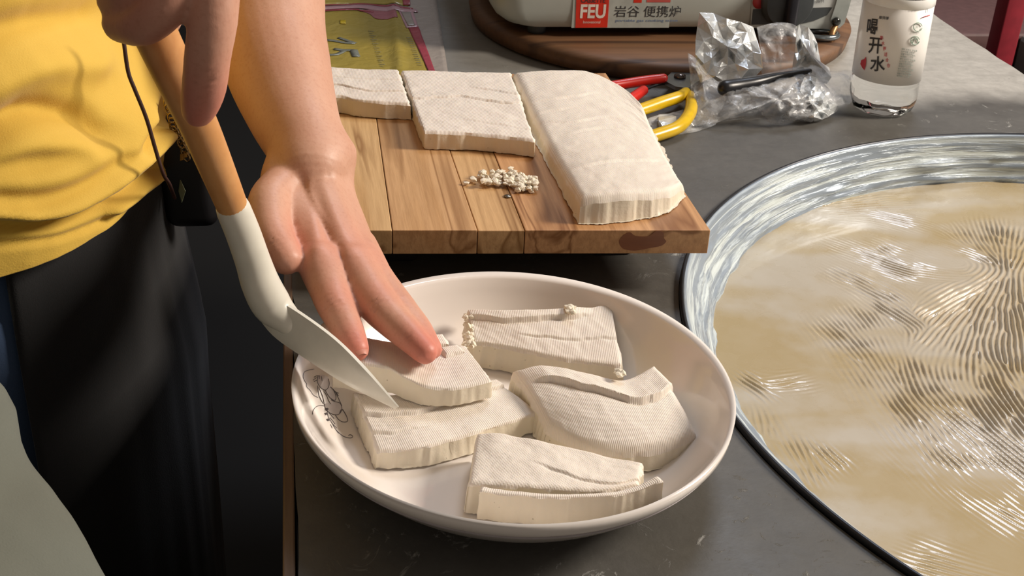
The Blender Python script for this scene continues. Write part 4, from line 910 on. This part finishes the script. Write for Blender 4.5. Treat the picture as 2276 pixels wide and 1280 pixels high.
# ------------------------------------------------------------------ yellow plastic bag
bag = thing('yellow_packet', 'flat yellow plastic packet with dark red borders at the back left', 'packet', at(840, 80, 0))
def ptex(name, c1, c2, r=.28):
    m = M(name); f = m.noise(m.co(), 26, 4, .6, .5); m.base(m.mix(f, c1, c2)).p(Roughness=r, Specular_IOR_Level=.6); m.bump(m.noise(m.co(), 55, 3, .5, .8), .004, .35); return m.m
by = ptex('bag_yellow', '#a08a35', '#94863f'); br = ptex('bag_red', '#9a3446', '#8c3b48'); bp = ptex('bag_pink', '#b08a92', '#a58288'); bgr = ptex('bag_clear_margin', '#8f867e', '#9b928c'); bs = ptex('bag_slate', '#6c716c', '#777a70')
def bh(G): x, y = G[..., 0], G[..., 1]; return .0035+.0022*fbm(x*18, y*18, 31, 3)+.003*np.exp(-((x-.098-(y-1.2)*.05)/.006)**2)
def sheet(name, back, front, off, mat, nu=30, nv=20):
    b = spline([at(x, y, .003) for x, y in back], nu); f = spline([at(x, y, .003) for x, y in front], nu); v = np.linspace(0, 1, nv)[:, None, None]; G = b[None]*(1-v)+f[None]*v
    G[..., 2] = bh(G)+off; V = G.reshape(-1, 3); n = len(V); V2 = V-[0, 0, .0003]
    ring = list(range(nu))+[j*nu+nu-1 for j in range(1, nv)]+[(nv-1)*nu+i for i in range(nu-2, -1, -1)]+[j*nu for j in range(nv-2, 0, -1)]
    F = [q[::-1] for q in grid_faces(nu, nv)]+grid_faces(nu, nv, n)+[[ring[i], ring[(i+1) % len(ring)], ring[(i+1) % len(ring)]+n, ring[i]+n] for i in range(len(ring))]
    return mk(name, np.vstack([V, V2]), F, mat, bag)
sheet('clear_margin', [(600, -60), (960, -60)], [(600, 185), (1000, 185)], 0, bgr, 40, 30)
sheet('yellow_face', [(600, -60), (890, -60)], [(620, 16), (700, 14), (800, 10), (908, 16)], .0006, by, 40, 16)
yface = sheet('yellow_face', [(600, 27), (700, 28), (780, 26), (880, 30), (918, 62)], [(600, 180), (960, 180)], .0006, by, 40, 30)
sheet('pink_seam', [(600, 18), (720, 18), (800, 14), (850, 18), (925, 24)], [(600, 25), (720, 25), (800, 22), (850, 28), (930, 30)], .0012, bp, 40, 4)
for o_ in ([(600, 15), (720, 14), (800, 11), (850, 15), (918, 21)], [(600, 25), (720, 26), (790, 24), (800, 26), (830, 28)]):
    sheet('red_line', o_, [(x, y+2.6) for x, y in o_], .0014, br, 40, 3)
sheet('red_patch', [(798, 26), (830, 24), (880, 30)], [(822, 34), (838, 46), (884, 46)], .0011, ptex('bag_rose', '#94505a', '#a56a72'), 20, 10)
sheet('red_border', [(890, -60), (908, -60)], [(896, 15), (912, 15)], .0013, br, 6, 10)
sheet('red_border', [(907, 64), (930, 62)], [(955, 165), (968, 162)], .0013, br, 6, 20)
sheet('pink_box', [(885, 28), (918, 27)], [(903, 65), (930, 63)], .0011, bp, 8, 10); sheet('grey_box', [(891, 31), (912, 30)], [(907, 61), (922, 60)], .0016, bgr, 6, 8)
def stroke(pts, w, mat=None): 
    q = np.array(pts, float); mk('letter_stroke', *(lambda o_: (o_[0], o_[1]))(tube([(lambda p: np.array([p[0], p[1], bh(p)+.0012]))(at(x, y, .003)) for x, y in spline(q, 8)], w, 6, caps=False, flat=.08, up=(0, 0, 1))), mat or bs, yface)
for pts, w in (([(724, 92), (745, 93), (765, 96), (790, 97)], .0034), ([(752, 86), (766, 90), (790, 97)], .003), ([(742, 111), (765, 113), (790, 114)], .0036), ([(786, 113), (792, 128)], .005), ([(728, 124), (750, 122), (766, 114)], .0034)): stroke(pts, w)
for k in range(9):
    stroke([(818+k*3.0, 72+k*9), (832+k*3.0, 73+k*9)], .0006); stroke([(820+k*3.0, 76+k*9), (828+k*3.0, 77+k*9)], .0005)
    if k > 1: stroke([(896+k*3.6, 68+k*9.2), (908+k*3.6, 68+k*9.2)], .0006); stroke([(898+k*3.6, 72+k*9.2), (910+k*3.6, 72.5+k*9.2)], .0005)
sheet('yellow_mark', [(755, 50), (768, 50)], [(756, 58), (769, 58)], .0014, ptex('bag_bright', '#b39a1a', '#c2a81c'), 5, 4)

# ------------------------------------------------------------------ beyond the table
bench = thing('brown_bench', 'dull red brown bench with a blue side beyond the far table corner', 'bench', (1.25, 2.25, -.75))
V, F = box((.95, 2.05, -.26), (1.6, 2.5, -.20), .006); mk('seat', V, F, plain('brown_red_paint', '#5b3f3e', .6), bench)
mk('side_panel', *box((.98, 2.07, -.75), (1.57, 2.48, -.26)), plain('blue_paint', '#3e4f6b', .6), bench, smooth=False)
post = mk('red_post', *(lambda a, b: box((a[0]-.018, a[1]-.018, -.75), (a[0]+.018, a[1]+.018, .3), .003))(P(2236, 60, 2.1), None), plain('red_paint', '#8e2230', .5)); tag(post, 'dark red square post standing beyond the table corner', 'post')
bin_ = mk('grey_crate', *box((1.29, 1.72, -.75), (1.7, 2.05, -.20), .01), plain('grey_plastic', '#7b746f', .6), smooth=False); tag(bin_, 'plain grey box beside the dark red post', 'box')
